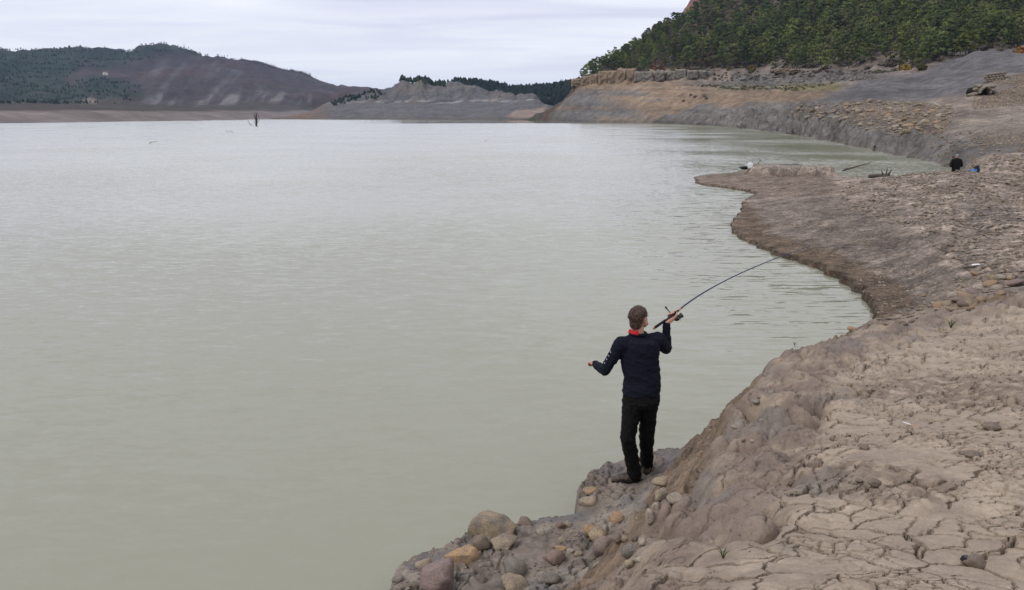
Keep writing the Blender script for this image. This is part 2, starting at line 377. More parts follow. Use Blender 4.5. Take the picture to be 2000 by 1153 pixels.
def base_height(x, y):
    """height of the land, and the masks the soil is coloured by"""
    d = np.hypot(x, y)
    wx = x + 0.10 * gn(x * 2.1, y * 2.1, 5) * np.clip(d / 8, .3, 2) + 0.02 * d * gn(x * 14 / (d + 8), y * 14 / (d + 8), 9) * (d > 50)
    wy = y + 0.10 * gn(x * 2.1, y * 2.1, 6) * np.clip(d / 8, .3, 2)
    sd = sdpoly(wx, wy, LAND)
    low = np.where(d < 10.5, LT(x, y), 0); cpz = colprofile(x, y)
    k = ss(9.4, 10.4, d); low = low * (1 - k) + cpz * k
    low = low + .05 * fbm(x * .9, y * .9, 3, 3) * (d < 60) + .022 * fbm(x * 4, y * 4, 23, 3) * (d < 12)
    mx_, my_ = (x - MOUND[0]), (y - MOUND[1])
    low = low + 0.58 * ss(2.5, 1.9, np.abs(mx_ + .15 * my_ + .3 * gn(x, y, 2))) * ss(1.5, 1.25, np.abs(my_ + .25 * gn(x * 1.3, y, 8)))
    low = np.where((d > 13) & (d < 56), low * (.42 + .58 * ss(0, 3.2, sd + .5 * gn(x * .8, y * .8, 27))), low)
    w = np.where(d < 10.5, .12, np.where(d < 56, .13, np.clip(.03 * d, 1.5, 9)))
    g0 = ss(0, 1, sd / w)
    z = -0.7 + (low + 0.7) * g0
    sp_ = sdpoly(wx, wy, PLATEAU)
    lum, le, _ = voro((wx + .3 * gn(x, y, 51)) * 3.3, (wy + .3 * gn(x, y, 52)) * 3.3, 40)
    rimz = ss(.85, .12, np.abs(sp_ - .22)) * (d < 14)
    pl = PT(x, y) - .12 * ss(.6, -.2, sp_) ** 2
    pw = np.where((x > 4.0) & (y > 8), 1.5, .86)
    g1 = np.clip((sp_ + pw) / pw, 0, 1); g1 = ss(0, 1, g1) * .6 + g1 * .4
    g1 = np.where(d < 30, g1, 0)
    z = z + (pl - z) * g1
    lum2, _, _ = voro((wx + .12 * gn(x * 3, y * 3, 53)) * 5.1, (wy + .12 * gn(x * 3, y * 3, 54)) * 5.1, 41)
    pil = (.7 * np.sqrt(np.clip(1 - (lum / .7) ** 2, 0, 1)) + .28 * np.sqrt(np.clip(1 - (lum2 / .7) ** 2, 0, 1)) - .55) * rimz * ss(.72, 1.0, g1) * (.55 + .9 * ss(-.2, .3, gn(x * .9, y * .9, 55)))
    z = z + .30 * pil
    return z, sd, sp_, g1, rimz, le
def near_height(x, y):
    z, sd, sp_, g1, rimz, le = base_height(x, y)
    d = np.hypot(x, y)
    top = ss(.85, 1.0, g1)
    z = z + top * (.035 * fbm(x * .7, y * .7, 60, 3) + .008 * fbm(x * 3.1, y * 3.1, 61, 4))
    rough = ss(.10, .45, fbm(x * .55, y * .55, 63, 3) + .18 * ss(5, 10, d)) * top
    z = z + rough * .035 * np.abs(fbm(x * 6.5, y * 6.5, 64, 4))
    # three generations of shrinkage cracks, each dividing the plates of the one before
    qx = x + .10 * gn(x * 3.1, y * 3.1, 66) + .035 * gn(x * 13, y * 13, 67) + .01 * gn(x * 40, y * 40, 65); qy = y + .10 * gn(x * 3.1, y * 3.1, 68) + .035 * gn(x * 13, y * 13, 69) + .01 * gn(x * 40, y * 40, 64)
    s1 = 3.1; f1, e1, cid = voro(qx * s1, qy * s1, 70, 1.0); e1 = e1 / s1
    s2 = 6.3; f2, e2, _ = voro(qx * s2 + 3.3, qy * s2, 71, 1.0); e2 = e2 / s2
    s3 = 13.0; f3, e3, _ = voro(qx * s3 + 7.3, qy * s3, 83, 1.0); e3 = e3 / s3
    off = 1 - .6 * ss(.45, 1.0, rimz)
    st1 = ss(-.35, .05, fbm(x * 1.9, y * 1.9, 72, 2) + .22) * top * off
    st2 = ss(-.12, .22, fbm(x * 1.6 + 5, y * 1.6, 73, 2) + .14) * top * off
    st3 = ss(-.02, .35, fbm(x * 1.3 + 9, y * 1.3, 84, 2)) * top * off
    vw = np.clip(.55 + .9 * gn(x * 5, y * 5, 74), .25, 1.2)
    w1 = (.0045 + .0014 * d) * vw; w2 = (.0035 + .0012 * d) * vw; w3 = .0035 + .0008 * d
    c1 = st1 * (1 - ss(.35 * w1, w1, e1)); c2 = st2 * (1 - ss(.3 * w2, w2, e2)); c3 = st3 * (1 - ss(.2 * w3, w3, e3))
    lift = .007 * (_h(np.floor(f1 * 0 + cid % 1000), np.floor(cid // 1000 % 1000), 7) - .5) * top
    z = z + lift * ss(0, .02, e1) + top * .004 * ss(0, .03, np.minimum(e1, e2 + (1 - st2))) - np.maximum(.07 * c1, np.maximum(.05 * c2, .022 * c3))
    z = z + top * (.0035 * fbm(x * 14, y * 14, 85, 3))
    # ledge: finer crazing, curled flakes
    led = (1 - ss(0, .2, g1)) * (d < 11)
    f4, e4, _ = voro(qx * 9 + 1.7, qy * 9, 75); e4 /= 9
    tilt = (_h(np.floor(qx * 9), np.floor(qy * 9), 5) - .5)
    st4 = led * ss(-.05, .25, gn(x * 1.9, y * 1.9, 76) + .1)
    z = z + st4 * (-.035 * (1 - ss(.004, .012, e4)) + .012 * ss(0, .03, e4) + .02 * tilt) + led * (.018 * fbm(x * 7, y * 7, 77, 4) + .03 * np.abs(fbm(x * 2.6, y * 2.6, 78, 3)))
    # bare scarp between: crumbling soil
    sc = ss(.02, .2, g1) * (1 - ss(.9, 1.0, g1))
    z = z + sc * (.09 * fbm(x * 4, y * 4, 79, 5) + .035 * fbm(x * 15, y * 15, 80, 4))
    return z, dict(sd=sd, sp=sp_, g1=g1, rim=rimz, cid=cid, crack=c1, rough=rough, led=led, sc=sc, top=top, f1=f1)
def near_colour(x, y, z, m):
    d = np.hypot(x, y); n1 = fbm(x * .7, y * .7, 90, 4); n2 = fbm(x * 2.3, y * 2.3, 91, 4); n3 = fbm(x * 9, y * 9, 92, 3)
    light = np.array([.37, .295, .22]); c = np.broadcast_to(light, x.shape + (3,)).copy()
    c *= (1 + .22 * n2 + .12 * n3)[..., None]
    c = mixc(c, (.34, .268, .20), ss(.0, .5, n1) * .8)
    c = mixc(c, (.205, .158, .118), m['rough'] * ss(-.3, .4, n3 + .2) * .85)
    c = mixc(c, (.195, .15, .122), ss(.25, .95, m['rim']) * ss(-.5, .25, n2 + .1) * .85)
    c = mixc(c, (.215, .185, .16), ss(.25, .5, fbm(x * 1.5, y * 1.5, 95, 3)) * ss(.1, .6, m['rim'] + .25) * .6)
    c = mixc(c, np.array([.18, .13, .088]) * (1 + .35 * n2 + .45 * n3)[..., None], m['sc'] * .95)
    lc = np.broadcast_to(np.array([.20, .163, .132]), x.shape + (3,)).copy() * (1 + .35 * n2 + .25 * n3)[..., None]
    lc = mixc(lc, (.275, .235, .19), ss(.1, .5, fbm(x * 1.3 + 4, y * 1.3, 93, 3)))
    lc = mixc(lc, (.155, .14, .135), ss(.15, .5, fbm(x * 2 + 9, y * 2, 94, 3)) * .8)
    c = mixc(c, lc, m['led'])
    wet = ss(.16, .02, z) * m['led']; c = mixc(c, np.array([.13, .105, .085]), wet * .8)
    far = ss(9, 12, d) * (1 - ss(.15, .6, m['g1']))
    return mixc(c, mid_colour(x, y, z, m['sd'])[..., :], far)
def inpoly(u, v, P, soft=10.0): return ss(-soft, soft, sdpoly(u, v, P))
def mid_colour(x, y, z, sd):
    u, v = project(x, y, z)
    n1 = fbm(x * .25, y * .25, 101, 4); n2 = fbm(x * .9, y * .9, 102, 4); n3 = fbm(x * 3.1, y * 3.1, 103, 3)
    us = u + 25 * n2; vs = v + 8 * n2
    c = np.broadcast_to(np.array([.335, .27, .215]), x.shape + (3,)).copy() * (1 + .28 * n2 + .35 * n3)[..., None]
    c = mixc(c, (.24, .19, .15), ss(.1, .5, n1) * .75)
    # pebbly strand, smooth silt apron by the water, dark damp hollow
    c = mixc(c, np.array([.225, .18, .143]), inpoly(us, vs, [(1445, 400), (1620, 375), (1700, 420), (1900, 560), (1860, 620), (1720, 640), (1600, 500), (1480, 470)]) * .85)
    c = mixc(c, np.array([.165, .115, .075]), inpoly(us, vs, [(1422, 452), (1440, 400), (1470, 400), (1500, 455), (1640, 495), (1760, 560), (1800, 600), (1705, 640), (1690, 560), (1560, 515)], 6) * .9)
    c = mixc(c, np.array([.21, .158, .118]), inpoly(us, vs, [(1340, 345), (1450, 335), (1600, 340), (1640, 360), (1640, 380), (1480, 385), (1360, 360)], 5) * .8)
    c = mixc(c, np.array([.205, .165, .135]), inpoly(us, vs, [(1650, 415), (1720, 420), (1830, 500), (1900, 560), (1780, 530), (1700, 460)], 14) * .6)
    c = mixc(c, np.array([.19, .16, .145]), inpoly(us, vs, [(1880, 405), (1960, 400), (1985, 425), (1900, 440)], 10) * .7)
    c = mixc(c, np.array([.34, .28, .225]), ss(.55, .72, z) * ss(3.0, 2.2, np.hypot((x - MOUND[0]) * .9, (y - MOUND[1]) * 1.4)))
    c = mixc(c, np.array([.07, .054, .04]), ss(.28, .02, sd + .06 * n3) * .9)
    return c
EARTH_NEAR = earth('dried_mud', (5, 28, 110), (.86, 1.12), ((16, .012), (70, .006), (230, .0025)))
EARTH_MID = earth('crumbly_shore_earth', (1.1, 5, 14), (.5, 1.42), ((2.2, .16), (7, .10), (22, .03)))

# near bank: a fan of cells, finest where the ground is close
AZ0, AZ1 = math.radians(-24), math.radians(46)
NRN, NCN = 880, 700
inv = np.linspace(1 / 1.8, 1 / 16.3, NRN); dist = 1 / inv; azs = np.linspace(AZ0, AZ1, NCN)
A, D = np.meshgrid(azs, dist); X, Y = np.sin(A) * D, np.cos(A) * D
Z, M = near_height(X, Y)
class Lookup:
    """bilinear height on a fan of cells"""
    def __init__(s, Z, a0, a1, r0, r1, f): s.Z, s.a0, s.a1, s.r0, s.r1, s.f = Z.copy(), a0, a1, r0, r1, f
    def __call__(s, x, y):
        nr, nc = s.Z.shape
        c = np.clip((np.arctan2(x, y) - s.a0) / (s.a1 - s.a0) * (nc - 1), 0, nc - 1.001); r = np.clip((s.f(np.hypot(x, y)) - s.r0) / (s.r1 - s.r0) * (nr - 1), 0, nr - 1.001)
        i, j = r.astype(int), c.astype(int); p, q = r - i, c - j
        return (s.Z[i, j] * (1 - q) + s.Z[i, j + 1] * q) * (1 - p) + (s.Z[i + 1, j] * (1 - q) + s.Z[i + 1, j + 1] * q) * p
HN = Lookup(Z, AZ0, AZ1, 1 / 1.8, 1 / 16.3, lambda d: 1 / np.maximum(d, .01))
COLN = near_colour(X, Y, Z, M)
P = np.stack([X, Y, Z], -1); NRM = grid_normals(P)
V = P.reshape(-1, 3); Q = grid_quads(NRN, NCN); CN = COLN.reshape(-1, 3); NN = NRM.reshape(-1, 3)
keep = (Z.reshape(-1)[Q] > -.5).any(1)
un, vn = project(V[:, 0], V[:, 1], V[:, 2])
qi = Q[:, 0]
plateable = keep & (M['top'].reshape(-1)[qi] > .98) & (un[qi] > 0) & (un[qi] < 2060) & (vn[qi] < 1200) & (vn[qi] > 640) & (np.hypot(V[qi, 0], V[qi, 1]) < 9)
cid = M['cid'].reshape(-1)[qi]
ids, cnt = np.unique(cid[plateable], return_counts=True)
ids = ids[np.argsort(-cnt)][:240]
sel = plateable & np.isin(cid, ids)
bank = link('mud_bank', sub_mesh('mud_bank', V, Q, keep & ~sel, CN, NN), EARTH_NEAR)
tag(bank, 'pale cracked mud bank rising above the rocky ledge and the water', kind='structure')
order = np.argsort(cid[sel], kind='stable'); qs = np.nonzero(sel)[0][order]; cs = cid[qs]
for part in np.split(qs, np.nonzero(np.diff(cs))[0] + 1):
    mk = np.zeros(len(Q), bool); mk[part] = True
    link('mud_plate', sub_mesh('mud_plate', V, Q, mk, CN, NN), EARTH_NEAR, bank)

# the bank goes on under and behind the photographer
X, Y = np.meshgrid(np.arange(-1.4, 9.0, .05), np.arange(-3.0, 7.6, .05)); Z, M = near_height(X, Y); A_ = np.arctan2(X, Y); inside = (A_ > AZ0 + .02) & (A_ < AZ1 - .02) & (np.hypot(X, Y) > 1.84)
CB = near_colour(X, Y, Z, M); Z = np.where(inside, Z - .12, Z); V = np.stack([X, Y, Z], -1).reshape(-1, 3); Q = grid_quads(*X.shape); keep = ~inside.reshape(-1)[Q].all(1) & (Z.reshape(-1)[Q] > -.5).any(1)
tag(link('bank_ground', sub_mesh('bank_ground', V, Q, keep, CB.reshape(-1, 3), grid_normals(np.stack([X, Y, Z], -1)).reshape(-1, 3)), EARTH_NEAR), 'cracked mud continuing behind the near bank', kind='structure')

# the strand and the mud flat beyond
NRM_, NCM = 300, 480
dist = 1 / np.linspace(1 / 15.9, 1 / 60, NRM_); azs = np.linspace(math.radians(-2), math.radians(50), NCM)
A, D = np.meshgrid(azs, dist); X, Y = np.sin(A) * D, np.cos(A) * D
def mid_height(x, y):
    z, sd, sp_, g1, rimz, le = base_height(x, y)
    on = ss(0.05, .6, sd); d = np.hypot(x, y)
    l = fbm(x * .7, y * .7, 111, 4); clod, _, _ = voro(x * 1.9, y * 1.9, 112)
    hi = ss(.35, .8, z)
    z = z + on * (.05 * l + hi * .07 * (np.abs(fbm(x * 1.7, y * 1.7, 113, 4)) + .6 * (.55 - clod)))
    z = z - on * .10 * ss(.28, .42, np.abs(fbm(x * .23, y * .12, 115, 3))) * hi
    return z, sd
Z, SD = mid_height(X, Y); Z[0:2] -= .03
HM = Lookup(Z, math.radians(-2), math.radians(50), 1 / 15.9, 1 / 60, lambda d: 1 / np.maximum(d, .01))
cm = mid_colour(X, Y, Z, SD)
Q = grid_quads(NRM_, NCM); V = np.stack([X, Y, Z], -1).reshape(-1, 3)
keep = (Z.reshape(-1)[Q] > -.5).any(1)
flat = link('shore_flat', sub_mesh('shore_flat', V, Q, keep, cm.reshape(-1, 3), grid_normals(np.stack([X, Y, Z], -1)).reshape(-1, 3)), EARTH_MID)
tag(flat, 'crumbly brown mud flat curving round the small cove', kind='structure')

# the drawn-down valley side and the wooded hill above it
NRF, NCF = 390, 480
dist = np.exp(np.linspace(math.log(58.5), math.log(1310), NRF)); azs = np.linspace(math.radians(-4), math.radians(50), NCF)
A, D = np.meshgrid(azs, dist); X, Y = np.sin(A) * D, np.cos(A) * D
def far_height(x, y, detail=True):
    z, sd, *_ = base_height(x, y); d = np.hypot(x, y); on = ss(0, .03 * d, sd)
    if detail:
        k = d / 150.0
        z = z + on * k * (1.1 * fbm(x / (18 * k ** .6), y / (18 * k ** .6), 121, 5) * ss(60, 120, d))
        # cut bank: vertical joints and slumps close above the water
        bk = ss(.09 * d, .02 * d, sd) * ss(0, .012 * d, sd) * ss(62, 80, d)
        cx = np.arctan2(x, y) * d
        z = z + bk * np.clip(.018 * d, 0, 2.2) * ss(430, 280, d) * (np.abs(fbm(x * .16, y * .16, 122, 4)) * 1.3 - .45) - bk * np.clip(.012 * d, 0, 1.4) * ss(430, 280, d) * (1 - ss(0, .2, np.abs(gn(cx * .09, d * .02, 123))))
        bf, be, _ = voro(cx * .14 + .6 * gn(x * .1, y * .1, 17), z * .22 + .5 * gn(x * .1, y * .1, 18), 19)
        z = z + bk * ss(520, 300, d) * np.clip(.008 * d, .4, 1.5) * (1.2 * ss(.02, .22, be) - .9)
        # old shorelines: little benches
        tr = ss(250, 420, d) * ss(760, 650, d)
        z = z + tr * .5 * np.sin(z * 2.1 + 1.5 * fbm(x * .01, y * .01, 124, 2))
        # gullies down the hill
        z = z - ss(720, 780, d) * 7 * np.abs(fbm(np.arctan2(x, y) * 40, d / 160, 126, 3))
    return z, sd
Z, SD = far_height(X, Y); Z[0:3] -= .08
HF = Lookup(Z, math.radians(-4), math.radians(50), math.log(58.5), math.log(1310), lambda d: np.log(np.maximum(d, .01)))
U_, V_ = project(X, Y, Z)
def far_colour(x, y, z, sd, u, v):
    d = np.hypot(x, y); k = (d / 120.0)
    n1 = fbm(x / (14 * k), y / (14 * k), 131, 4); n2 = fbm(x / (4 * k), y / (4 * k), 132, 4); st = fbm(u / 160, v / 9, 133, 4)
    us, vs = u + 14 * n1, v + 5 * n1 + 3 * n2
    c = np.broadcast_to(np.array([.215, .172, .138]), x.shape + (3,)).copy()
    ochre = np.array([.235, .165, .105]); grey = np.array([.125, .12, .122])
    c = mixc(c, ochre, inpoly(us, vs, [(1150, 170), (1300, 160), (1450, 168), (1640, 170), (1600, 200), (1500, 215), (1300, 225), (1150, 232), (1050, 232)], 14) * .9)
    c = mixc(c, np.array([.145, .138, .132]), inpoly(us, vs, [(1010, 236), (1090, 190), (1140, 180), (1260, 178), (1300, 195), (1250, 225), (1280, 245), (1010, 245)], 8) * ss(-.25, .3, st + n1 + .12) * .9)
    c = mixc(c, np.array([.255, .19, .13]), inpoly(us, vs, [(1340, 216), (1420, 212), (1400, 224), (1330, 224)], 4) * .7)
    c = mixc(c, np.array([.15, .14, .10]), inpoly(us, vs, [(1340, 160), (1500, 160), (1560, 172), (1400, 176)], 4) * ss(-.1, .3, n2) * .8)
    c = mixc(c, np.array([.21, .185, .07]), inpoly(us, vs, [(1430, 165), (1650, 163), (1640, 177), (1480, 178)], 5) * ss(-.2, .3, n1 + .1) * .75)
    c = mixc(c, np.array([.15, .138, .135]), inpoly(us, vs, [(1340, 145), (1560, 138), (1760, 140), (1700, 158), (1500, 164), (1350, 158)], 5) * .7)
    c = mixc(c, grey, inpoly(us, vs, [(1420, 222), (1520, 205), (1600, 196), (1680, 160), (1800, 142), (1880, 100), (2100, 90), (2100, 138), (1940, 150), (1880, 185), (1780, 197), (1600, 203), (1500, 220)], 7) * .92)
    c = c * (1 + .16 * st * inpoly(u, v, [(1350, 230), (1600, 190), (1900, 90), (2100, 90), (2100, 140), (1800, 200)], 20))[..., None]
    c = mixc(c, np.array([.27, .225, .18]), inpoly(us, vs, [(1840, 240), (1920, 222), (2300, 215), (2300, 246), (1900, 258), (1820, 262)], 5) * .85)
    c = mixc(c, np.array([.165, .14, .122]), inpoly(us, vs, [(1780, 262), (1900, 265), (2300, 255), (2300, 345), (1780, 345)], 8) * .8)
    bk = ss(.075 * d, .045 * d, sd + .02 * d * n1) * (d < 480)
    c = mixc(c, np.array([.165, .15, .135]), bk * .95); c = mixc(c, np.array([.07, .058, .048]), ss(.016 * d, .004 * d, sd) * .8 * (d < 480))
    c = mixc(c, np.array([.10, .083, .06]), ss(.014 * d, .003 * d, sd) * .7 * (d >= 480))
    scarp = inpoly(us, v + 2 * n1, [(1118, 172), (1140, 152), (1200, 140), (1300, 138), (1330, 142), (1420, 140), (1420, 156), (1300, 161), (1200, 165)], 4)
    c = mixc(c, np.array([.34, .235, .145]), scarp * .9 * ss(-.5, .3, n2 + .25)); c = mixc(c, np.array([.20, .18, .15]), scarp * ss(1280, 1330, us) * .7)
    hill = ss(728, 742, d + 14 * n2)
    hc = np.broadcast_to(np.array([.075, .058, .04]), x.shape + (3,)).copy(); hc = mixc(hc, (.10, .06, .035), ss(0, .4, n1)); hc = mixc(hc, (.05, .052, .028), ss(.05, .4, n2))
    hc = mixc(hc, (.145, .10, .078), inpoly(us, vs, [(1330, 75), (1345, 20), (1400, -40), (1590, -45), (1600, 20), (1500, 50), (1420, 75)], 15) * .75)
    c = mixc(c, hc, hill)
    c = mixc(c, np.array([.20, .10, .07]), inpoly(us, v, [(1310, 30), (1322, -60), (1365, -60), (1352, 12), (1340, 22)], 3) * (d > 800))
    sz = fbm(x / (.25 * d), z * 900 / d * .22, 134, 3) * (d < 760) * (d > 90)
    return c * (1 + .16 * n2 + .30 * sz)[..., None]
cf = far_colour(X, Y, Z, SD, U_, V_)
Q = grid_quads(NRF, NCF); V = np.stack([X, Y, Z], -1).reshape(-1, 3); keep = (Z.reshape(-1)[Q] > -.9).any(1)
EARTH_FAR = earth('valley_side_earth', (.09, .35, 1.3), (.64, 1.3), ((.12, 1.8), (.5, .8), (1.6, .2)))
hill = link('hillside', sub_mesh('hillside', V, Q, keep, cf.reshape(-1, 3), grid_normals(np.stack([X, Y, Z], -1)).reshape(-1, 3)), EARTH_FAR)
tag(hill, 'ochre and grey drawn-down slope below the wooded hill', kind='structure')
FARX, FARY, FARZ = X, Y, Z

# ------------------------------------------------------------------ mountains across the water
def massif(name, cols, az_pad, nr, nc, detail, colour, mat, label):
    us = sorted(cols); L = np.linspace(math.log(380), math.log(5200), 500); T = []
    for u in us:
        z = np.interp(L, np.log([q[0] for q in cols[u]]), [zat(u, q[1], q[0]) for q in cols[u]])
        for _ in range(3): z[1:-1] = z[1:-1] * .5 + (z[:-2] + z[2:]) * .25
        T.append(z)
    T = np.array(T); az = np.array([AZ(u) for u in us])
    A, Lr = np.meshgrid(np.linspace(az[0], az[-1], nc), np.linspace(math.log(min(c[0][0] for c in cols.values())), math.log(max(c[-1][0] for c in cols.values())), nr))
    def h(A, Lr):
        i = np.clip(np.searchsorted(az, A) - 1, 0, len(az) - 2); t = (A - az[i]) / (az[i + 1] - az[i]); t = t * t * (3 - 2 * t) * .4 + t * .6
        s = np.clip((Lr - L[0]) / (L[1] - L[0]), 0, len(L) - 1.001); j = s.astype(int); s = s - j
        return (T[i, j] * (1 - s) + T[i, j + 1] * s) * (1 - t) + (T[i + 1, j] * (1 - s) + T[i + 1, j + 1] * s) * t
    X, Y = np.sin(A) * np.exp(Lr), np.cos(A) * np.exp(Lr); z0 = h(A, Lr); Z = z0 + detail(X, Y, z0)
    u, v = project(X, Y, Z); c = colour(X, Y, Z, u, v)
    Q = grid_quads(nr, nc); V = np.stack([X, Y, Z], -1).reshape(-1, 3); keep = (Z.reshape(-1)[Q] > -3).any(1)
    o = link(name, sub_mesh(name, V, Q, keep, c.reshape(-1, 3), grid_normals(np.stack([X, Y, Z], -1)).reshape(-1, 3)), mat)
    tag(o, label, kind='structure'); return X, Y, Z, u, v
RID = [(-700, 120), (-400, 104), (0, 94), (100, 98), (180, 96), (230, 93), (260, 96), (310, 92), (360, 94), (430, 103), (500, 118), (560, 134), (620, 150), (690, 165), (760, 172), (830, 176), (1150, 190)]
WL = [(-700, 400), (0, 560), (150, 620), (300, 760), (420, 900), (520, 1250), (600, 1700), (1150, 2000)]
def vz(u, d, z): return float(project(math.sin(AZ(u)) * d, math.cos(AZ(u)) * d, z)[1])
cols = {}
for u, vr in RID:
    dw = float(np.interp(u, [q[0] for q in WL], [q[1] for q in WL]))
    f = float(np.interp(u, [0, 600], [206, 209]))
    cols[u] = [(dw * .9, vz(u, dw * .9, -1.5)), (dw, vz(u, dw, 0)), (dw * 1.12, 218), (dw * 1.3, 215), (max(2000, dw * 1.35), f), (2350, f - (f - vr) * .38), (2700, f - (f - vr) * .72), (3050, vr), (3400, vr + 6), (5100, 225)]
def det_m(x, y, z):
    on = ss(6, 60, z)
    return on * (26 * fbm(x / 420, y / 420, 141, 5) - 26 * np.abs(fbm(x / 230 + .4 * gn(x / 90, y / 90, 4), y / 900, 142, 3)) + 4 * fbm(x / 50, y / 50, 143, 3)) + ss(0, 4, z) * 1.2 * fbm(x / 30, y / 30, 144, 3)
def col_m(x, y, z, u, v):
    n1 = fbm(x / 220, y / 220, 151, 4); n2 = fbm(x / 60, y / 60, 152, 4); g = fbm((u + .9 * v) / 22, (v - .2 * u) / 90, 153, 4)
    us, vs = u + 22 * n1, v + 9 * n1 + 4 * n2
    c = np.broadcast_to(np.array([.060, .046, .044]), x.shape + (3,)).copy()
    c = mixc(c, (.078, .048, .038), ss(.1, .5, n1) * .6)
    c = mixc(c, (.095, .086, .085), inpoly(us, vs, [(290, 125), (350, 110), (460, 125), (520, 175), (620, 190), (700, 205), (280, 200), (300, 160)], 14) * ss(.0, .5, g) * .75)
    c = mixc(c, (.165, .15, .14), inpoly(us, vs, [(285, 198), (310, 176), (360, 182), (420, 172), (470, 188), (560, 182), (640, 200), (560, 205), (300, 203)], 7) * ss(-.15, .35, g) * .85)
    c = mixc(c, (.026, .036, .022), inpoly(us, vs, [(-900, 80), (-10, 92), (430, 88), (420, 108), (330, 106), (270, 118), (210, 130), (150, 130), (120, 165), (200, 150), (270, 165), (285, 190), (230, 202), (-900, 200)], 9) * ss(-.55, -.1, n2 + .3 * n1 + .3))
    c = mixc(c, (.05, .045, .03), inpoly(us, vs, [(-900, 205), (640, 205), (600, 217), (-900, 216)], 5) * ss(-.3, .2, n2))
    c = mixc(c, (.21, .17, .135), inpoly(us, v, [(160, 202), (185, 190), (200, 194), (204, 202)], 3) * .9)
    c = mixc(c, (.19, .158, .14), ss(215, 219, v + 2.5 * n1) * .95)
    return c * (1 + .2 * n2)[..., None]
EARTH_MTN = earth('mountain_earth', (.012, .06), (.8, 1.2), ((.02, 7), (.1, 2.2)))
MX, MY, MZ, MU, MV = massif('mountain', cols, 0, 190, 400, det_m, col_m, EARTH_MTN, 'long dark mountain with scree streaks across the reservoir')

# grey badland spur with gullies, and the pine ridge behind it
spur = {520: [(1150, 234), (1280, 233), (1400, 233.5), (1600, 236)], 560: [(1150, 234), (1230, 232.5), (1290, 229), (1400, 231), (1600, 236)], 610: [(1100, 234), (1180, 233), (1260, 222), (1330, 220), (1420, 228), (1700, 236)],
        650: [(1050, 234.5), (1130, 233.5), (1220, 209), (1300, 201), (1400, 206), (1700, 234)], 700: [(1000, 235), (1090, 234), (1190, 206), (1300, 188), (1400, 194), (1700, 232)], 760: [(960, 235.5), (1060, 234.5), (1160, 206), (1200, 203), (1300, 178), (1400, 184), (1700, 232)],
        795: [(940, 236), (1040, 234.6), (1140, 206), (1180, 203), (1290, 160), (1370, 164), (1700, 232)], 832: [(920, 236), (1020, 234.8), (1120, 207), (1160, 203), (1280, 159), (1370, 164), (1700, 232)], 858: [(910, 236), (1010, 234.8), (1110, 207), (1150, 203), (1270, 168), (1370, 172), (1700, 232)],
        890: [(900, 236), (1000, 235), (1100, 207), (1140, 202), (1260, 162), (1350, 166), (1700, 232)], 930: [(890, 236.5), (985, 235), (1085, 207), (1120, 202), (1240, 170), (1320, 174), (1700, 232)], 970: [(880, 236.5), (970, 235.2), (1070, 207), (1100, 201), (1220, 181), (1290, 184), (1700, 232)],
        1010: [(870, 237), (960, 235.4), (1040, 208), (1070, 200), (1180, 186), (1260, 190), (1700, 232)], 1040: [(870, 237), (960, 234), (1040, 206), (1080, 196), (1150, 186), (1240, 192), (1700, 232)], 1062: [(870, 237), (950, 232), (1010, 214), (1080, 206), (1150, 204), (1240, 206), (1700, 232)], 1110: [(870, 237), (950, 228), (1010, 222), (1080, 214), (1150, 214), (1240, 216), (1700, 232)], 1160: [(870, 237), (950, 228), (1080, 216), (1240, 216), (1700, 232)]}
def det_s(x, y, z):
    up = ss(18, 34, z); az = np.arctan2(x, y) * 1200
    return up * (-6.5 * np.abs(fbm(az / 26 + .5 * gn(az / 60, np.hypot(x, y) / 80, 3), np.hypot(x, y) / 260, 161, 4)) + 3 * fbm(x / 25, y / 25, 162, 4) + 2.2) + ss(0, 4, z) * (.8 * fbm(x / 22, y / 22, 163, 4) + .35 * np.sin(z * 1.6))
def col_s(x, y, z, u, v):
    n1 = fbm(x / 60, y / 60, 171, 4); n2 = fbm(x / 14, y / 14, 172, 4); st = fbm(u / 90, v / 4, 173, 3)
    c = np.broadcast_to(np.array([.122, .115, .115]), x.shape + (3,)).copy() * (1 + .25 * n2 + .15 * n1)[..., None]
    c = mixc(c, (.15, .128, .105), ss(.05, .5, n1) * .7)
    c = mixc(c, np.array([.125, .118, .118]), ss(24, 20, z) * .9) * (1 + .12 * st)[..., None]
    c = mixc(c, (.30, .285, .27), np.exp(-((z - 24 - 2.5 * n1) / 1.5) ** 2) * ss(0, .3, n2 + .1) * .8)
    c = mixc(c, (.19, .115, .08), ss(660, 590, u + 20 * n1) * ss(24, 16, z) * .85)
    c = mixc(c, (.27, .205, .165), inpoly(u + 6 * n1, v, [(990, 228), (1010, 215), (1045, 213), (1070, 205), (1062, 225), (1020, 234)], 3) * .9)
    c = mixc(c, (.035, .04, .025), ss(.05, .3, n2) * ss(720, 660, u) * ss(24, 30, z) * .8)
    c = mixc(c, (.10, .085, .06), ss(4, 1, z) * .6)
    return c
EARTH_SPUR = earth('badland_marl', (.06, .3), (.75, 1.22), ((.1, 2.0), (.4, .7)))
SX, SY, SZ, SU, SV = massif('badland_spur', spur, 0, 200, 330, det_s, col_s, EARTH_SPUR, 'grey gullied badland spur with pale old waterline')
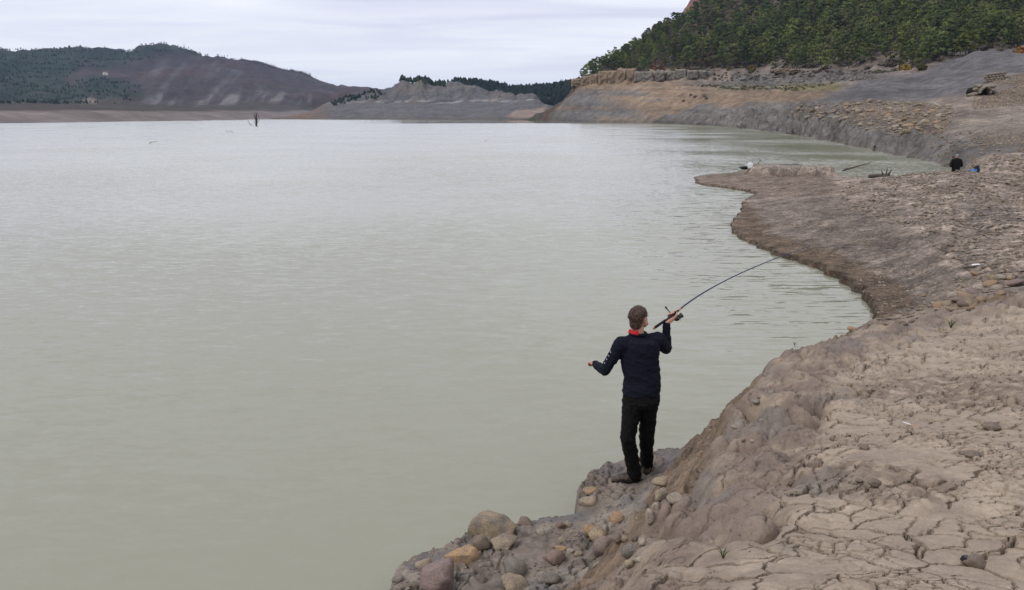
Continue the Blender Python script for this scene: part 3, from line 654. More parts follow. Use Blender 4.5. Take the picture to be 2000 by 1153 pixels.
ridge = {860: [(1450, 236), (1600, 215), (1900, 185), (2100, 200)], 895: [(1450, 236), (1600, 200), (1800, 160), (2000, 166), (2100, 200)], 960: [(1450, 236), (1600, 205), (1800, 168), (2000, 174), (2100, 200)], 1000: [(1450, 236), (1600, 205), (1800, 177), (2000, 182), (2100, 200)],
         1040: [(1350, 236), (1500, 205), (1750, 174), (1900, 178), (2100, 200)], 1090: [(1250, 236), (1400, 208), (1700, 172), (1900, 178), (2100, 200)], 1120: [(1250, 236), (1400, 205), (1700, 164), (1900, 172), (2100, 200)], 1180: [(1250, 236), (1400, 200), (1700, 150), (1900, 160), (2100, 200)], 1250: [(1250, 236), (1400, 200), (1700, 150), (1900, 160), (2100, 200)]}
RX, RY, RZ, RU, RV = massif('pine_ridge', ridge, 0, 90, 200, lambda x, y, z: 3 * fbm(x / 60, y / 60, 181, 3), lambda x, y, z, u, v: np.broadcast_to(np.array([.04, .045, .028]), x.shape + (3,)).copy(), EARTH_SPUR, 'low ridge under dense dark pines behind the grey spur')

# ------------------------------------------------------------------ the reservoir
wm, t, b = newmat('turbid_water')
b.inputs['Base Color'].default_value = (.285, .283, .21, 1); b.inputs['IOR'].default_value = 1.333; b.inputs['Specular IOR Level'].default_value = .5
tc = N(t, 'ShaderNodeTexCoord')
def ripple(scale, rot, st, det=2.0):
    m = N(t, 'ShaderNodeMapping'); m.inputs['Rotation'].default_value = (0, 0, rot); m.inputs['Scale'].default_value = (scale * st, scale, scale); LK(t, tc.outputs['Object'], m.inputs[0])
    n = N(t, 'ShaderNodeTexNoise', i_Scale=1.0, i_Detail=det, i_Roughness=.55); LK(t, m.outputs[0], n.inputs['Vector']); return n
big = ripple(.05, .4, 1.0, 3.0); calm = N(t, 'ShaderNodeMapRange', i_1=.38, i_2=.62, i_3=.55, i_4=1.0); LK(t, big.outputs[0], calm.inputs[0])
# lee of the spur: smooth water beyond about 450 m
sx = N(t, 'ShaderNodeSeparateXYZ'); LK(t, tc.outputs['Object'], sx.inputs[0])
lee = N(t, 'ShaderNodeMapRange', i_1=440, i_2=500, i_3=1.0, i_4=.06); LK(t, sx.outputs[1], lee.inputs[0])
lx = N(t, 'ShaderNodeMapRange', i_1=-160, i_2=-10, i_3=1.0, i_4=0.0); LK(t, sx.outputs[0], lx.inputs[0])
lm = N(t, 'ShaderNodeMath', operation='MAXIMUM'); LK(t, lee.outputs[0], lm.inputs[0]); LK(t, lx.outputs[0], lm.inputs[1])
st_ = N(t, 'ShaderNodeMath', operation='MULTIPLY'); LK(t, calm.outputs[0], st_.inputs[0]); LK(t, lm.outputs[0], st_.inputs[1])
acc = None
for n, amp in ((ripple(5.5, .22, .38), .30), (ripple(15.0, -.12, .5), .26), (ripple(1.3, .3, .5), .07), (ripple(8.0, .16, .13), -.85)):
    sb = N(t, 'ShaderNodeVectorMath', operation='SUBTRACT'); LK(t, n.outputs['Color'], sb.inputs[0]); sb.inputs[1].default_value = (.5, .64, .5)
    sc_ = N(t, 'ShaderNodeVectorMath', operation='MULTIPLY'); LK(t, sb.outputs[0], sc_.inputs[0]); sc_.inputs[1].default_value = (amp * .45, amp, 0) if amp > 0 else (0, -amp, 0)
    if amp < 0:
        sb.inputs[1].default_value = (.5, .5, .5); cvx = N(t, 'ShaderNodeMapRange', i_1=1.0, i_2=4.5, i_3=0.0, i_4=1.0); LK(t, sx.outputs[0], cvx.inputs[0]); cvy = N(t, 'ShaderNodeMapRange', i_1=60.0, i_2=24.0, i_3=0.0, i_4=1.0); LK(t, sx.outputs[1], cvy.inputs[0])
        cvm = N(t, 'ShaderNodeMath', operation='MULTIPLY'); LK(t, cvx.outputs[0], cvm.inputs[0]); LK(t, cvy.outputs[0], cvm.inputs[1]); s2_ = N(t, 'ShaderNodeVectorMath', operation='SCALE'); LK(t, sc_.outputs[0], s2_.inputs[0]); LK(t, cvm.outputs[0], s2_.inputs['Scale']); sc_ = s2_
    if acc is None: acc = sc_
    else:
        ad = N(t, 'ShaderNodeVectorMath', operation='ADD'); LK(t, acc.outputs[0], ad.inputs[0]); LK(t, sc_.outputs[0], ad.inputs[1]); acc = ad
mk_ = N(t, 'ShaderNodeVectorMath', operation='SCALE'); LK(t, acc.outputs[0], mk_.inputs[0]); LK(t, st_.outputs[0], mk_.inputs['Scale'])
up_ = N(t, 'ShaderNodeVectorMath', operation='ADD'); LK(t, mk_.outputs[0], up_.inputs[0]); up_.inputs[1].default_value = (0, 0, 1)
nm_ = N(t, 'ShaderNodeVectorMath', operation='NORMALIZE'); LK(t, up_.outputs[0], nm_.inputs[0]); LK(t, nm_.outputs[0], b.inputs['Normal'])
rg_ = N(t, 'ShaderNodeMapRange', i_1=0.0, i_2=1.0, i_3=.02, i_4=.09); LK(t, st_.outputs[0], rg_.inputs[0]); LK(t, rg_.outputs[0], b.inputs['Roughness'])
water = link('water', arrays_mesh('water', [(-6000, -40, 0), (6000, -40, 0), (6000, 9000, 0), (-6000, 9000, 0)], [(0, 1, 2, 3)], False), wm)
tag(water, 'calm murky green-grey water of the reservoir', kind='structure')

# ------------------------------------------------------------------ finding the ground under a measured point
def hland(x, y):
    x = np.asarray(x, float); y = np.asarray(y, float); d = np.hypot(x, y)
    return np.where(d < 16, HN(x, y), np.where(d < 59, HM(x, y), HF(x, y)))
def grounds(u, v, d0=2.0, d1=62.0, n=900):
    """where the sight line through a measured point meets the land"""
    u = np.atleast_1d(np.asarray(u, float)); v = np.atleast_1d(np.asarray(v, float)); R = np.array([ray(a, b_) for a, b_ in zip(u, v)])
    t = np.exp(np.linspace(math.log(d0), math.log(d1), n)); X, Y, Zr = R[:, :1] * t, R[:, 1:2] * t, ZC + R[:, 2:] * t
    H = np.maximum(hland(X, Y), 0); hit = Zr <= H; i = np.where(hit.any(1), hit.argmax(1), n - 1); k = np.arange(len(u))
    return np.stack([X[k, i], Y[k, i], H[k, i]], -1)
def ground(u, v, d0=2.0, d1=62.0): return grounds(u, v, d0, d1)[0]
def hnear(x, y): return float(hland(x, y))

# ------------------------------------------------------------------ stones
def hull_arrays(seed, n=11, flat=.7):
    r = np.random.default_rng(seed); p = r.normal(size=(n, 3)); p /= np.linalg.norm(p, axis=1, keepdims=True); p *= r.uniform(.75, 1.0, (n, 1)); p[:, 2] *= flat
    bm = bmesh.new(); [bm.verts.new(q) for q in p]; bmesh.ops.convex_hull(bm, input=bm.verts)
    bm.verts.ensure_lookup_table(); bm.verts.index_update()
    used = [vv for vv in bm.verts if vv.link_faces]; mp_ = {vv.index: i for i, vv in enumerate(used)}
    V = np.array([vv.co[:] for vv in used]); Fc = [tuple(mp_[vv.index] for vv in f.verts) for f in bm.faces]; bm.free()
    return V, Fc
HULLS = [hull_arrays(i, 10 + i % 4, .55 + .05 * (i % 5)) for i in range(14)]
def boulder(name, seed, r3, rot, blocky=.75, level=4):
    """weathered stone: a broken block, rounded, with pits"""
    rr = np.random.default_rng(seed)
    bm = bmesh.new(); bmesh.ops.create_icosphere(bm, subdivisions=level, radius=1.0)
    co = np.array([v.co[:] for v in bm.verts]); n = co / np.linalg.norm(co, axis=1, keepdims=True)
    rad = np.full(len(co), 1.25)
    for _ in range(12):
        d = rr.normal(size=3); d /= np.linalg.norm(d); o = rr.uniform(.68, 1.0)
        c = n @ d; rad = np.minimum(rad, np.where(c > .15, o / np.maximum(c, .15), 9))
    rad = rad * blocky + (1 - blocky) * 1.0
    q = n * rad[:, None]
    k = fbm(q[:, 0] * 1.7 + seed, q[:, 1] * 1.7 + q[:, 2] * 1.3, seed, 4) * .07 + fbm(q[:, 0] * 6 + seed, q[:, 1] * 6 + q[:, 2] * 5, seed + 3, 3) * .025
    q = q * (1 + k)[:, None] * np.asarray(r3)
    q = q @ np.array(Matrix.Rotation(rot, 3, 'Z').transposed())
    for v_, p_ in zip(bm.verts, q): v_.co = p_
    me = bpy.data.meshes.new(name); bm.to_mesh(me); bm.free(); me.polygons.foreach_set('use_smooth', np.ones(len(me.polygons), bool)); return me
def block(name, seed, h3, p=7.0, level=4, amp=.06):
    """squared block with worn faces"""
    bm = bmesh.new(); bmesh.ops.create_icosphere(bm, subdivisions=level, radius=1.0); co = np.array([v.co[:] for v in bm.verts]); n = co / np.linalg.norm(co, axis=1, keepdims=True)
    q = n / ((np.abs(n) ** p).sum(1) ** (1 / p))[:, None]
    q = q * (1 + amp * fbm(q[:, 0] * 1.6 + seed, q[:, 1] * 1.6 + q[:, 2] * 2.1, seed, 4) + amp * .5 * fbm(q[:, 0] * 5 + seed, q[:, 2] * 6 + q[:, 1] * 4, seed + 1, 3))[:, None] * np.asarray(h3)
    for v_, p_ in zip(bm.verts, q): v_.co = p_
    me = bpy.data.meshes.new(name); bm.to_mesh(me); bm.free(); me.polygons.foreach_set('use_smooth', np.ones(len(me.polygons), bool)); return me
def stone_mat(name, a, b_, sc=9.0):
    m, t, b = newmat(name); tc = N(t, 'ShaderNodeTexCoord'); oi = N(t, 'ShaderNodeObjectInfo')
    off = N(t, 'ShaderNodeVectorMath', operation='ADD'); LK(t, tc.outputs['Object'], off.inputs[0]); LK(t, oi.outputs['Random'], off.inputs[1])
    n = N(t, 'ShaderNodeTexNoise', i_Scale=sc, i_Detail=6.0, i_Roughness=.65); LK(t, off.outputs[0], n.inputs['Vector'])
    r = N(t, 'ShaderNodeValToRGB'); LK(t, n.outputs['Fac'], r.inputs[0]); r.color_ramp.elements[0].position = .36; r.color_ramp.elements[1].position = .64
    r.color_ramp.elements[0].color = (*a, 1); r.color_ramp.elements[1].color = (*b_, 1)
    n2 = N(t, 'ShaderNodeTexNoise', i_Scale=sc * 9, i_Detail=4.0); LK(t, off.outputs[0], n2.inputs['Vector'])
    mr = N(t, 'ShaderNodeMapRange', i_1=.3, i_2=.7, i_3=.72, i_4=1.2); LK(t, n2.outputs['Fac'], mr.inputs[0])
    n3 = N(t, 'ShaderNodeTexNoise', i_Scale=sc * 1.7, i_Detail=5.0); LK(t, off.outputs[0], n3.inputs['Vector']); dm = N(t, 'ShaderNodeMapRange', i_1=.44, i_2=.62, i_3=.03, i_4=.36); LK(t, n3.outputs['Fac'], dm.inputs[0])
    du = N(t, 'ShaderNodeMix', data_type='RGBA'); LK(t, dm.outputs[0], du.inputs[0]); LK(t, r.outputs[0], du.inputs[6]); du.inputs[7].default_value = (.225, .185, .15, 1)
    s = N(t, 'ShaderNodeVectorMath', operation='SCALE'); LK(t, du.outputs[2], s.inputs[0]); LK(t, mr.outputs[0], s.inputs['Scale']); LK(t, s.outputs[0], b.inputs['Base Color'])
    bn = N(t, 'ShaderNodeBump', i_Distance=.006); LK(t, n2.outputs['Fac'], bn.inputs['Height']); LK(t, bn.outputs[0], b.inputs['Normal'])
    b.inputs['Roughness'].default_value = .9; b.inputs['Specular IOR Level'].default_value = .25; return m
SM = {'tan': stone_mat('tan_stone', (.21, .17, .125), (.34, .27, .18)), 'orange': stone_mat('orange_stone', (.22, .165, .115), (.42, .27, .14)), 'grey': stone_mat('grey_stone', (.15, .135, .115), (.24, .21, .175)),
      'pale': stone_mat('pale_stone', (.27, .23, .18), (.42, .36, .28)), 'red': stone_mat('red_stone', (.15, .112, .09), (.23, .165, .13)), 'pink': stone_mat('pink_stone', (.19, .145, .125), (.265, .19, .165)),
      'mixed': stone_mat('grey_tan_stone', (.15, .13, .105), (.37, .28, .17), 6.0), 'mud': stone_mat('mud_clod', (.13, .10, .075), (.21, .165, .125), 14)}
# u, v of centre, width px, height px, look, label
NEAR_STONES = [
 (961, 1033, 76, 56, 'mixed', 'large rounded tan and grey boulder at the edge of the ledge'),
 (1025, 1018, 32, 17, 'red', 'dark reddish stone right beside the large tan boulder'),
 (902, 1083, 56, 40, 'orange', 'angular orange-tan stone set in mud below the large boulder'),
 (852, 1132, 88, 62, 'pink', 'broad pinkish red slab at the corner of the ledge'),
 (829, 1107, 32, 22, 'tan', 'tan lump lying against the pinkish red slab'),
 (1010, 1109, 46, 40, 'grey', 'squarish grey-tan block standing in the mud of the ledge'),
 (1008, 1141, 52, 34, 'tan', 'yellowish tan stone in front of the squarish grey block'),
 (1070, 1130, 38, 26, 'grey', 'smooth grey stone half sunk in the ledge mud'),
 (1083, 1093, 44, 25, 'red', 'red-brown double-lobed stone in the middle of the ledge'),
 (1113, 1078, 16, 12, 'pale', 'small pale stone just above the red-brown double-lobed stone'),
 (1095, 1074, 21, 13, 'orange', 'small orange stone just above the red-brown double-lobed stone'),
 (1130, 1083, 14, 12, 'tan', 'small round tan stone beside the small pale stone'),
 (1098, 1058, 15, 9, 'tan', 'flat tan chip above the small orange stone'),
 (1086, 1067, 18, 11, 'pink', 'small pinkish chip above the small orange stone'),
 (1152, 1043, 26, 25, 'orange', 'orange-brown stone leaning on the pinkish cobble pile'),
 (1179, 1065, 39, 38, 'pink', 'pinkish brown cobble, largest of the small pile'),
 (1170, 1047, 40, 28, 'mixed', 'grey and orange stone behind the pinkish brown cobble'),
 (1207, 1060, 17, 17, 'red', 'small red-brown stone next to the pinkish cobble'),
 (1220, 1054, 18, 14, 'mixed', 'small brownish stone between two red-brown ones'),
 (1240, 1054, 15, 13, 'red', 'small rusty stone nearest the foot of the scarp'),
 (1232, 1078, 32, 28, 'grey', 'grey-tan stone half buried at the foot of the scarp'),
 (1230, 1104, 22, 18, 'tan', 'yellowish stone below the half buried grey-tan one'),
 (1246, 1094, 15, 14, 'pale', 'pale chip at the foot of the scarp'),
 (1255, 1061, 15, 22, 'pale', 'upright pale chip against the scarp'),
 (1270, 1022, 23, 32, 'pale', 'upright pale tan stone leaning on the scarp'),
 (1202, 1010, 28, 25, 'orange', 'bright orange stone alone on the ledge'),
 (1154, 977, 37, 30, 'tan', 'yellowish tan stone by the ledge edge below the angler'),
 (1152, 961, 32, 13, 'orange', 'flat orange flake behind the yellowish tan stone'),
 (1296, 944, 37, 19, 'tan', 'flat tan slab beside the angler by the scarp'),
 (1291, 967, 28, 32, 'tan', 'pitted tan stone below the flat slab by the scarp'),
 (1319, 972, 27, 22, 'pale', 'pale whitish stone stuck on the scarp face'),
 (1280, 994, 15, 13, 'pale', 'little pale stone under the pitted tan stone'),
 (1096, 1026, 18, 15, 'red', 'small brown-red stone of a pair'), (1111, 1027, 15, 14, 'tan', 'small tan stone of a pair'),
 (1118, 1041, 11, 8, 'tan', 'tiny tan pebble below the pair of small stones'),
 (1253, 992, 38, 20, 'grey', 'olive grey flat stone flush with the mud'),
 (981, 1063, 54, 26, 'tan', 'tan stone almost buried in mud below the large boulder'),
 (938, 1066, 38, 26, 'mud', 'mud-coated lump below the large boulder'),
 (775, 1136, 22, 12, 'grey', 'dark flat stone at the waterline by the ledge corner'),
 (1055, 1041, 20, 7, 'pale', 'thin pale shard lying in the mud'),
 (1478, 789, 18, 12, 'grey', 'grey stone perched on the rounded rim of the bank'),
 (1482, 779, 9, 7, 'red', 'tiny red stone beside the grey one on the rim'),
 (1433, 841, 12, 8, 'pale', 'small pale stone on the rim above the scarp'),
 (1452, 862, 10, 8, 'orange', 'small orange pebble on the rim above the scarp'),
 (1468, 869, 9, 6, 'pale', 'tiny whitish pebble on the rim'),
 (1666, 644, 16, 10, 'orange', 'orange stone at the head of the cove on the rim'),
 (1939, 836, 30, 14, 'mud', 'long mud clod on the cracked bank'),
 (1895, 888, 28, 12, 'mud', 'dark mud clod lying in a rough patch of the bank'),
 (1708, 950, 26, 15, 'mud', 'crumbly mud clod beside a round pebble of mud'),
 (1678, 941, 13, 9, 'mud', 'round pebble of mud on a smooth mud plate'),
 (1907, 1102, 38, 28, 'mud', 'round lump of mud beside the torn packet'),
 (1689, 875, 20, 12, 'mud', 'dark clod in a hole of the bank'), (1545, 946, 16, 12, 'mud', 'dark clod standing in for a hole in the pale plates'), (1601, 901, 13, 10, 'mud', 'small clod near the rounded rim'),  # the middle clod is added where a dark hole belongs
]
NS = 0
for k, (u, v, w, h, look, lab) in enumerate(NEAR_STONES):
    g = ground(u, v + h * .32); dist = np.linalg.norm(g - (0, 0, ZC)); s = dist / F
    rx = w * s * .5 * (1.0 if k else 1.18); rz = max(h * s * .5 * .95, rx * .3); ry = rx * random.uniform(.75, .95)
    flatten = h < w * .45
    if flatten: rz = max(h * s * .42, .012)
    lev = 4 if w > 50 else 3
    o = link('mud_clod' if look == 'mud' else 'stone', boulder('stone', 300 + k, (rx, ry, rz), random.uniform(-.5, .5), .93, lev), SM[look])
    o.location = (g[0], g[1] + ry * .3, hnear(g[0], g[1] + ry * .3) + rz * (.5 if look == 'mud' else .34 if not flatten else .2))
    o.rotation_euler = (random.uniform(-.12, .12), random.uniform(-.15, .15), 0)
    tag(o, lab, 'clod' if look == 'mud' else 'stone', 'stones and clods on the near bank'); NS += 1
# stones washed out at the head of the cove
STM = []
for i in range(10):
    me = boulder('stone', 500 + i, (1, .8, .5), 0, .85, 2); STM.append(me)
def scatter_stone(p, r, look, label, group, i, emb=.3):
    me = STM[i % len(STM)]; key = (i % len(STM), look)
    if key not in SMESH:
        m = me.copy(); m.materials.clear(); m.materials.append(SM[look]); SMESH[key] = m
    o = bpy.data.objects.new('stone', SMESH[key]); C.objects.link(o); o.location = (p[0], p[1], p[2] + r * emb * .5)
    o.scale = (r * random.uniform(.8, 1.2), r * random.uniform(.8, 1.2), r * random.uniform(.7, 1.2)); o.rotation_euler = (random.uniform(-.4, .4), random.uniform(-.4, .4), random.uniform(0, 6.28))
    tag(o, label, 'stone', group); return o
SMESH = {}
cove = [(1836, 601, 30), (1818, 600, 16), (1770, 617, 18), (1760, 613, 12), (1805, 580, 12), (1905, 537, 20), (1912, 565, 14), (1925, 550, 22), (1940, 548, 26), (1952, 545, 20), (1935, 556, 24), (1980, 556, 34), (1900, 575, 30), (1885, 582, 26), (1870, 590, 22), (1850, 596, 18), (1860, 606, 24), (1880, 598, 20), (1895, 605, 18), (1915, 590, 22), (1945, 565, 18), (1955, 575, 16), (1990, 545, 18), (1750, 624, 14), (1735, 625, 12), (1790, 622, 12), (1780, 630, 14), (1728, 636, 10), (1700, 634, 12), (1805, 612, 12), (1745, 600, 10), (1885, 560, 14)]
for i in range(46):
    a = random.random(); cove.append((1715 + 275 * a + random.gauss(0, 14), 632 - 78 * a + random.gauss(0, 9), random.uniform(5, 13)))
for i, (u, v, w) in enumerate(cove):
    g = ground(u, v, 6); r = w * np.linalg.norm(g - (0, 0, ZC)) / F * .5
    lk = random.choice(['orange', 'orange', 'tan', 'red', 'pink', 'pale', 'mixed'] if u > 1800 else ['grey', 'tan', 'pale', 'red'])
    scatter_stone(g, r, lk, {'mixed': 'grey and orange'}.get(lk, lk) + (' large' if w > 17 else '') + (' stone washed out where the bank meets the strand' if u > 1800 else ' stone at the tip of the cove'), 'stones at the head of the cove', i); NS += 1
# rubble slope beyond the inlet: the biggest blocks singly, the rest as one spread
RUB = [[(1540, 222), (1600, 203), (1700, 197), (1850, 205), (1870, 225), (1840, 262), (1780, 272), (1690, 258), (1640, 240), (1570, 232)], [(1870, 290), (1900, 272), (2000, 258), (2010, 280), (1930, 288)], [(1900, 200), (2010, 160), (2010, 205), (1900, 215)], [(1940, 165), (2010, 140), (2010, 165)]]
def farpick(poly, n, seed, lo=55, hi=260):
    r = np.random.default_rng(seed); us = [p[0] for p in poly]; vs = [p[1] for p in poly]; u = r.uniform(min(us), max(us), n * 3); v = r.uniform(min(vs), max(vs), n * 3)
    m = sdpoly(u, v, poly) > 0; u, v = u[m][:n], v[m][:n]
    return grounds(u, v, lo, hi, 220)
LK2 = ['tan', 'pale', 'orange', 'pink', 'grey', 'mixed', 'tan', 'pale']
for i, p in enumerate(farpick(RUB[0], 110, 21)):
    scatter_stone(p, random.uniform(.28, .6) * np.hypot(p[0], p[1]) / 130, LK2[i % 8], {'mixed': 'grey and orange'}.get(LK2[i % 8], LK2[i % 8]) + ' angular block in the rubble spread above the far bank', 'rubble blocks above the far bank', i, .5); NS += 1
def stuff_stones(name, pts, rmin, rmax, mats, label, seed, parent=None, emb=.2):
    r = np.random.default_rng(seed); V, Fc, mi = [], [], []; o = 0
    for p in pts:
        hv, hf = HULLS[r.integers(len(HULLS))]; a = r.uniform(0, 6.28); c, s = math.cos(a), math.sin(a); sc = r.uniform(rmin, rmax) * r.uniform(.6, 1) * (1 if np.ndim(p) and len(p) < 4 else p[3])
        q = hv * sc * r.uniform(.7, 1.25, 3); q = np.stack([q[:, 0] * c - q[:, 1] * s, q[:, 0] * s + q[:, 1] * c, q[:, 2]], -1) + np.array(p[:3]) + (0, 0, sc * emb)
        V.append(q); Fc += [tuple(k + o for k in f) for f in hf]; mi += [r.integers(len(mats))] * len(hf); o += len(q)
    me = bpy.data.meshes.new(name); me.from_pydata(np.concatenate(V).tolist(), [], Fc)
    for m in mats: me.materials.append(m)
    me.polygons.foreach_set('material_index', np.array(mi, np.int32)); me.update()
    ob = link(name, me); tag(ob, label, None, None, 'stuff'); return ob
pts = []
for j, n in enumerate((5200, 700, 1500, 500)):
    q = farpick(RUB[j], n, 31 + j); pts += [(*p, np.hypot(p[0], p[1]) / 130) for p in q]
q = farpick([(1560, 225), (1840, 200), (2010, 140), (2010, 300), (1860, 300), (1700, 270), (1540, 240)], 1400, 41); pts += [(*p, np.hypot(p[0], p[1]) / 170) for p in q]
stuff_stones('rubble', pts, .08, .24, [SM[k] for k in ('tan', 'pale', 'orange', 'pink', 'grey', 'mixed')], 'spread of small pale and orange rubble above the far bank', 51)
# grit and pebbles on ledge, scarp and strand
pts = []
r = np.random.default_rng(61)
bx = np.stack([r.uniform(-1.2, 2.4, 9000), r.uniform(5.2, 8.6, 9000)], -1); hz_, mm = near_height(bx[:, 0], bx[:, 1]); ok = (mm['led'] + mm['sc'] > .4) & (hz_ > .12) & (fbm(bx[:, 0] * 2, bx[:, 1] * 2, 62, 2) > -.05)
pts += [(a[0], a[1], zz_, 1.0) for a, zz_ in zip(bx[ok], hz_[ok])]
bx = np.stack([r.uniform(.3, 3.4, 9000), r.uniform(2.6, 8.5, 9000)], -1); hz_, mm = near_height(bx[:, 0], bx[:, 1]); ok = (mm['rim'] > .35) & (mm['g1'] > .1) & (fbm(bx[:, 0] * 3, bx[:, 1] * 3, 63, 2) > .1)
pts += [(a[0], a[1], zz_, .5) for a, zz_ in zip(bx[ok], hz_[ok])]
stuff_stones('grit', pts, .003, .017, [SM[k] for k in ('tan', 'grey', 'red', 'mud', 'mud', 'mud', 'pale')], 'fine grit and mud crumbs strewn over ledge and scarp', 64)
us, vs = r.uniform(1350, 1900, 3200), r.uniform(342, 640, 3200)
mk = (sdpoly(us, vs, [(1360, 352), (1480, 340), (1640, 355), (1660, 400), (1760, 480), (1900, 560), (1830, 605), (1720, 640), (1700, 600), (1620, 500), (1470, 445), (1480, 385)]) > 0)
pts = [(*p, 1.0) for p in grounds(us[mk], vs[mk], 11, 58, 160) if p[2] > .1]
stuff_stones('pebbles', pts, .015, .055, [SM[k] for k in ('tan', 'grey', 'grey', 'red', 'mixed', 'pale')], 'scattered pebbles on the strand of the cove', 65)

CLODP = stone_mat('dry_clod', (.20, .16, .125), (.33, .265, .205), 5.0)
r = np.random.default_rng(66); us, vs = r.uniform(1580, 2060, 9000), 335 + 260 * r.uniform(0, 1, 9000) ** 1.5
mk = (sdpoly(us, vs, [(1640, 372), (1700, 352), (1760, 344), (1860, 332), (2060, 338), (2060, 560), (1940, 560), (1900, 540), (1760, 440), (1640, 400)]) > 0) & (fbm(us / 60, vs / 25, 67, 3) > -.22)
gp = grounds(us[mk], vs[mk], 11, 47, 140); stuff_stones('clods', [(*p, .5 + .55 * np.hypot(p[0], p[1]) / 30) for p in gp if p[2] > .2], .03, .12, [CLODP, CLODP, SM['mud'], SM['grey']], 'dry mud clods strewn over the flat beyond the cove', 68, None, .1)
us, vs = r.uniform(1830, 2060, 420), r.uniform(255, 335, 420); gp = grounds(us, vs, 50, 110, 200)
stuff_stones('bank_rocks', [(*p, .6 + .5 * np.hypot(p[0], p[1]) / 70) for p in gp if p[2] > .1], .06, .26, [SM['grey'], SM['mud'], SM['grey'], SM['mixed'], SM['red']], 'loose rocks on the dark bank behind the distant angler', 69, None, .05)
# ------------------------------------------------------------------ pines
BARK = solid('pine_bark', (.11, .08, .06), .9, .2, .3, 3.0)
PINE = [leafmat('pine_needles_bright', (.066, .086, .020), (.15, .172, .046), .35), leafmat('pine_needles_dark', (.042, .060, .018), (.095, .118, .036), .35), leafmat('pine_needles_olive', (.065, .075, .026), (.135, .135, .05), .35)]
def crown_arrays(seed, H, Rr, nclump, nleaf, lo=.28, size=.55):
    """clumps of needle sprays through a pine crown's volume, ragged outline, gaps between"""
    r = np.random.default_rng(seed); V, Fc, NV = [], [], []; o = 0
    for c in range(nclump):
        t = r.uniform(0, 1) ** .85; z = H * (lo + (1 - lo) * t); prof = Rr * (math.sin(math.pi * (.05 + .83 * (1 - t))) ** .7) * r.uniform(.35, 1.0)
        a = r.uniform(0, 6.28); cc = np.array([math.cos(a) * prof, math.sin(a) * prof, z]); cr_ = Rr * r.uniform(.18, .34)
        n = r.normal(size=(nleaf, 3)); n /= np.linalg.norm(n, axis=1, keepdims=True); n[:, 2] = np.abs(n[:, 2]) * .9 - .25
        p = cc + n * cr_ * r.uniform(.55, 1.08, (nleaf, 1)) * np.array([1, 1, .75])
        t1 = np.cross(n, r.normal(size=(nleaf, 3))); t1 /= np.linalg.norm(t1, axis=1, keepdims=True) + 1e-9; t2 = np.cross(n, t1) * .9 + n * .25
        s = size * r.uniform(.6, 1.25, (nleaf, 1)) * Rr / 4
        q = np.stack([p - t1 * s, p + t2 * s, p + t1 * s, p - t2 * s * .6], 1).reshape(-1, 3)
        nv = (p - np.array([0, 0, H * .5])) / np.array([Rr, Rr, H * .5]) * .55 + n * .6 + np.array([0, 0, .3]); nv /= np.linalg.norm(nv, axis=1, keepdims=True); NV.append(np.repeat(nv, 4, 0))
        V.append(q); Fc.append(np.arange(o, o + len(q)).reshape(-1, 4)); o += len(q)
    return np.concatenate(V), np.concatenate(Fc), np.concatenate(NV)
def trunk_arrays(seed, H, r0):
    r = np.random.default_rng(seed); mb = MB(); k = r.uniform(-.03, .03, 2) * H
    path = [np.array([k[0] * t * t, k[1] * t, H * t]) for t in np.linspace(-.03, .92, 6)]; mb.tube(path, np.linspace(r0, r0 * .25, 6), 6)
    for i in range(5):
        t = r.uniform(.35, .85); a = r.uniform(0, 6.28); b0 = path[0] * (1 - t) + path[-1] * t; L = H * r.uniform(.12, .22)
        mb.tube([b0, b0 + np.array([math.cos(a) * L, math.sin(a) * L, L * .35])], [r0 * .3, r0 * .1], 4)
    return mb
PROTO = []
for i in range(7):
    H = 1.0; Rr = [.27, .31, .24, .33, .28, .22, .30][i]
    cv, cf_, cnv = crown_arrays(700 + i, 15.0, Rr * 15, 46, 40, [.2, .24, .16, .28, .18, .1, .24][i], .36)
    cms = []
    me = arrays_mesh('crown', cv, cf_, False); PROTO.append((me, trunk_arrays(720 + i, 15.0, .26).mesh('trunk')))
    PROTO[-1][1].materials.append(BARK)
CROWN = {}
def crown_mesh(i, k):
    if (i, k) not in CROWN:
        m = PROTO[i][0].copy(); m.materials.append(PINE[k]); CROWN[(i, k)] = m
    return CROWN[(i, k)]
def pine(p, h, label, group, i, k):
    t = empty('pine_tree', (p[0], p[1], p[2] - .3), random.uniform(0, 6.28)); s = h / 15.0; t.scale = (s * random.uniform(.85, 1.2), s * random.uniform(.85, 1.2), s)
    tag(t, label, 'tree', group)
    for nm, me in (('trunk', PROTO[i][1]), ('crown', crown_mesh(i, k))):
        o = bpy.data.objects.new(nm, me); C.objects.link(o); o.parent = t
    return t
# where the wood stands on the hill (ground position of each trunk)
r = np.random.default_rng(77)
a_ = r.uniform(AZ(1115), AZ(2080), 26000); d_ = np.sqrt(r.uniform(722 ** 2, 1010 ** 2, 26000)); d_[:3000] = r.uniform(560, 730, 3000)
px_, py_ = np.sin(a_) * d_, np.cos(a_) * d_; pz_ = HF(px_, py_); pu, pv = project(px_, py_, pz_)
WOOD = [(1130, 155), (1180, 128), (1250, 92), (1300, 55), (1345, 40), (1400, -40), (2120, -40), (2120, 100), (1900, 112), (1830, 132), (1750, 140), (1560, 140), (1430, 136), (1330, 136), (1200, 146), (1140, 160)]
BARE = [[(1250, 130), (1340, 96), (1380, 85), (1400, 105), (1350, 125), (1290, 140)], [(1320, 80), (1340, 20), (1400, -40), (1590, -45), (1600, 22), (1500, 58), (1420, 85)], [(1690, 130), (1780, 112), (1800, 140), (1700, 145)]]
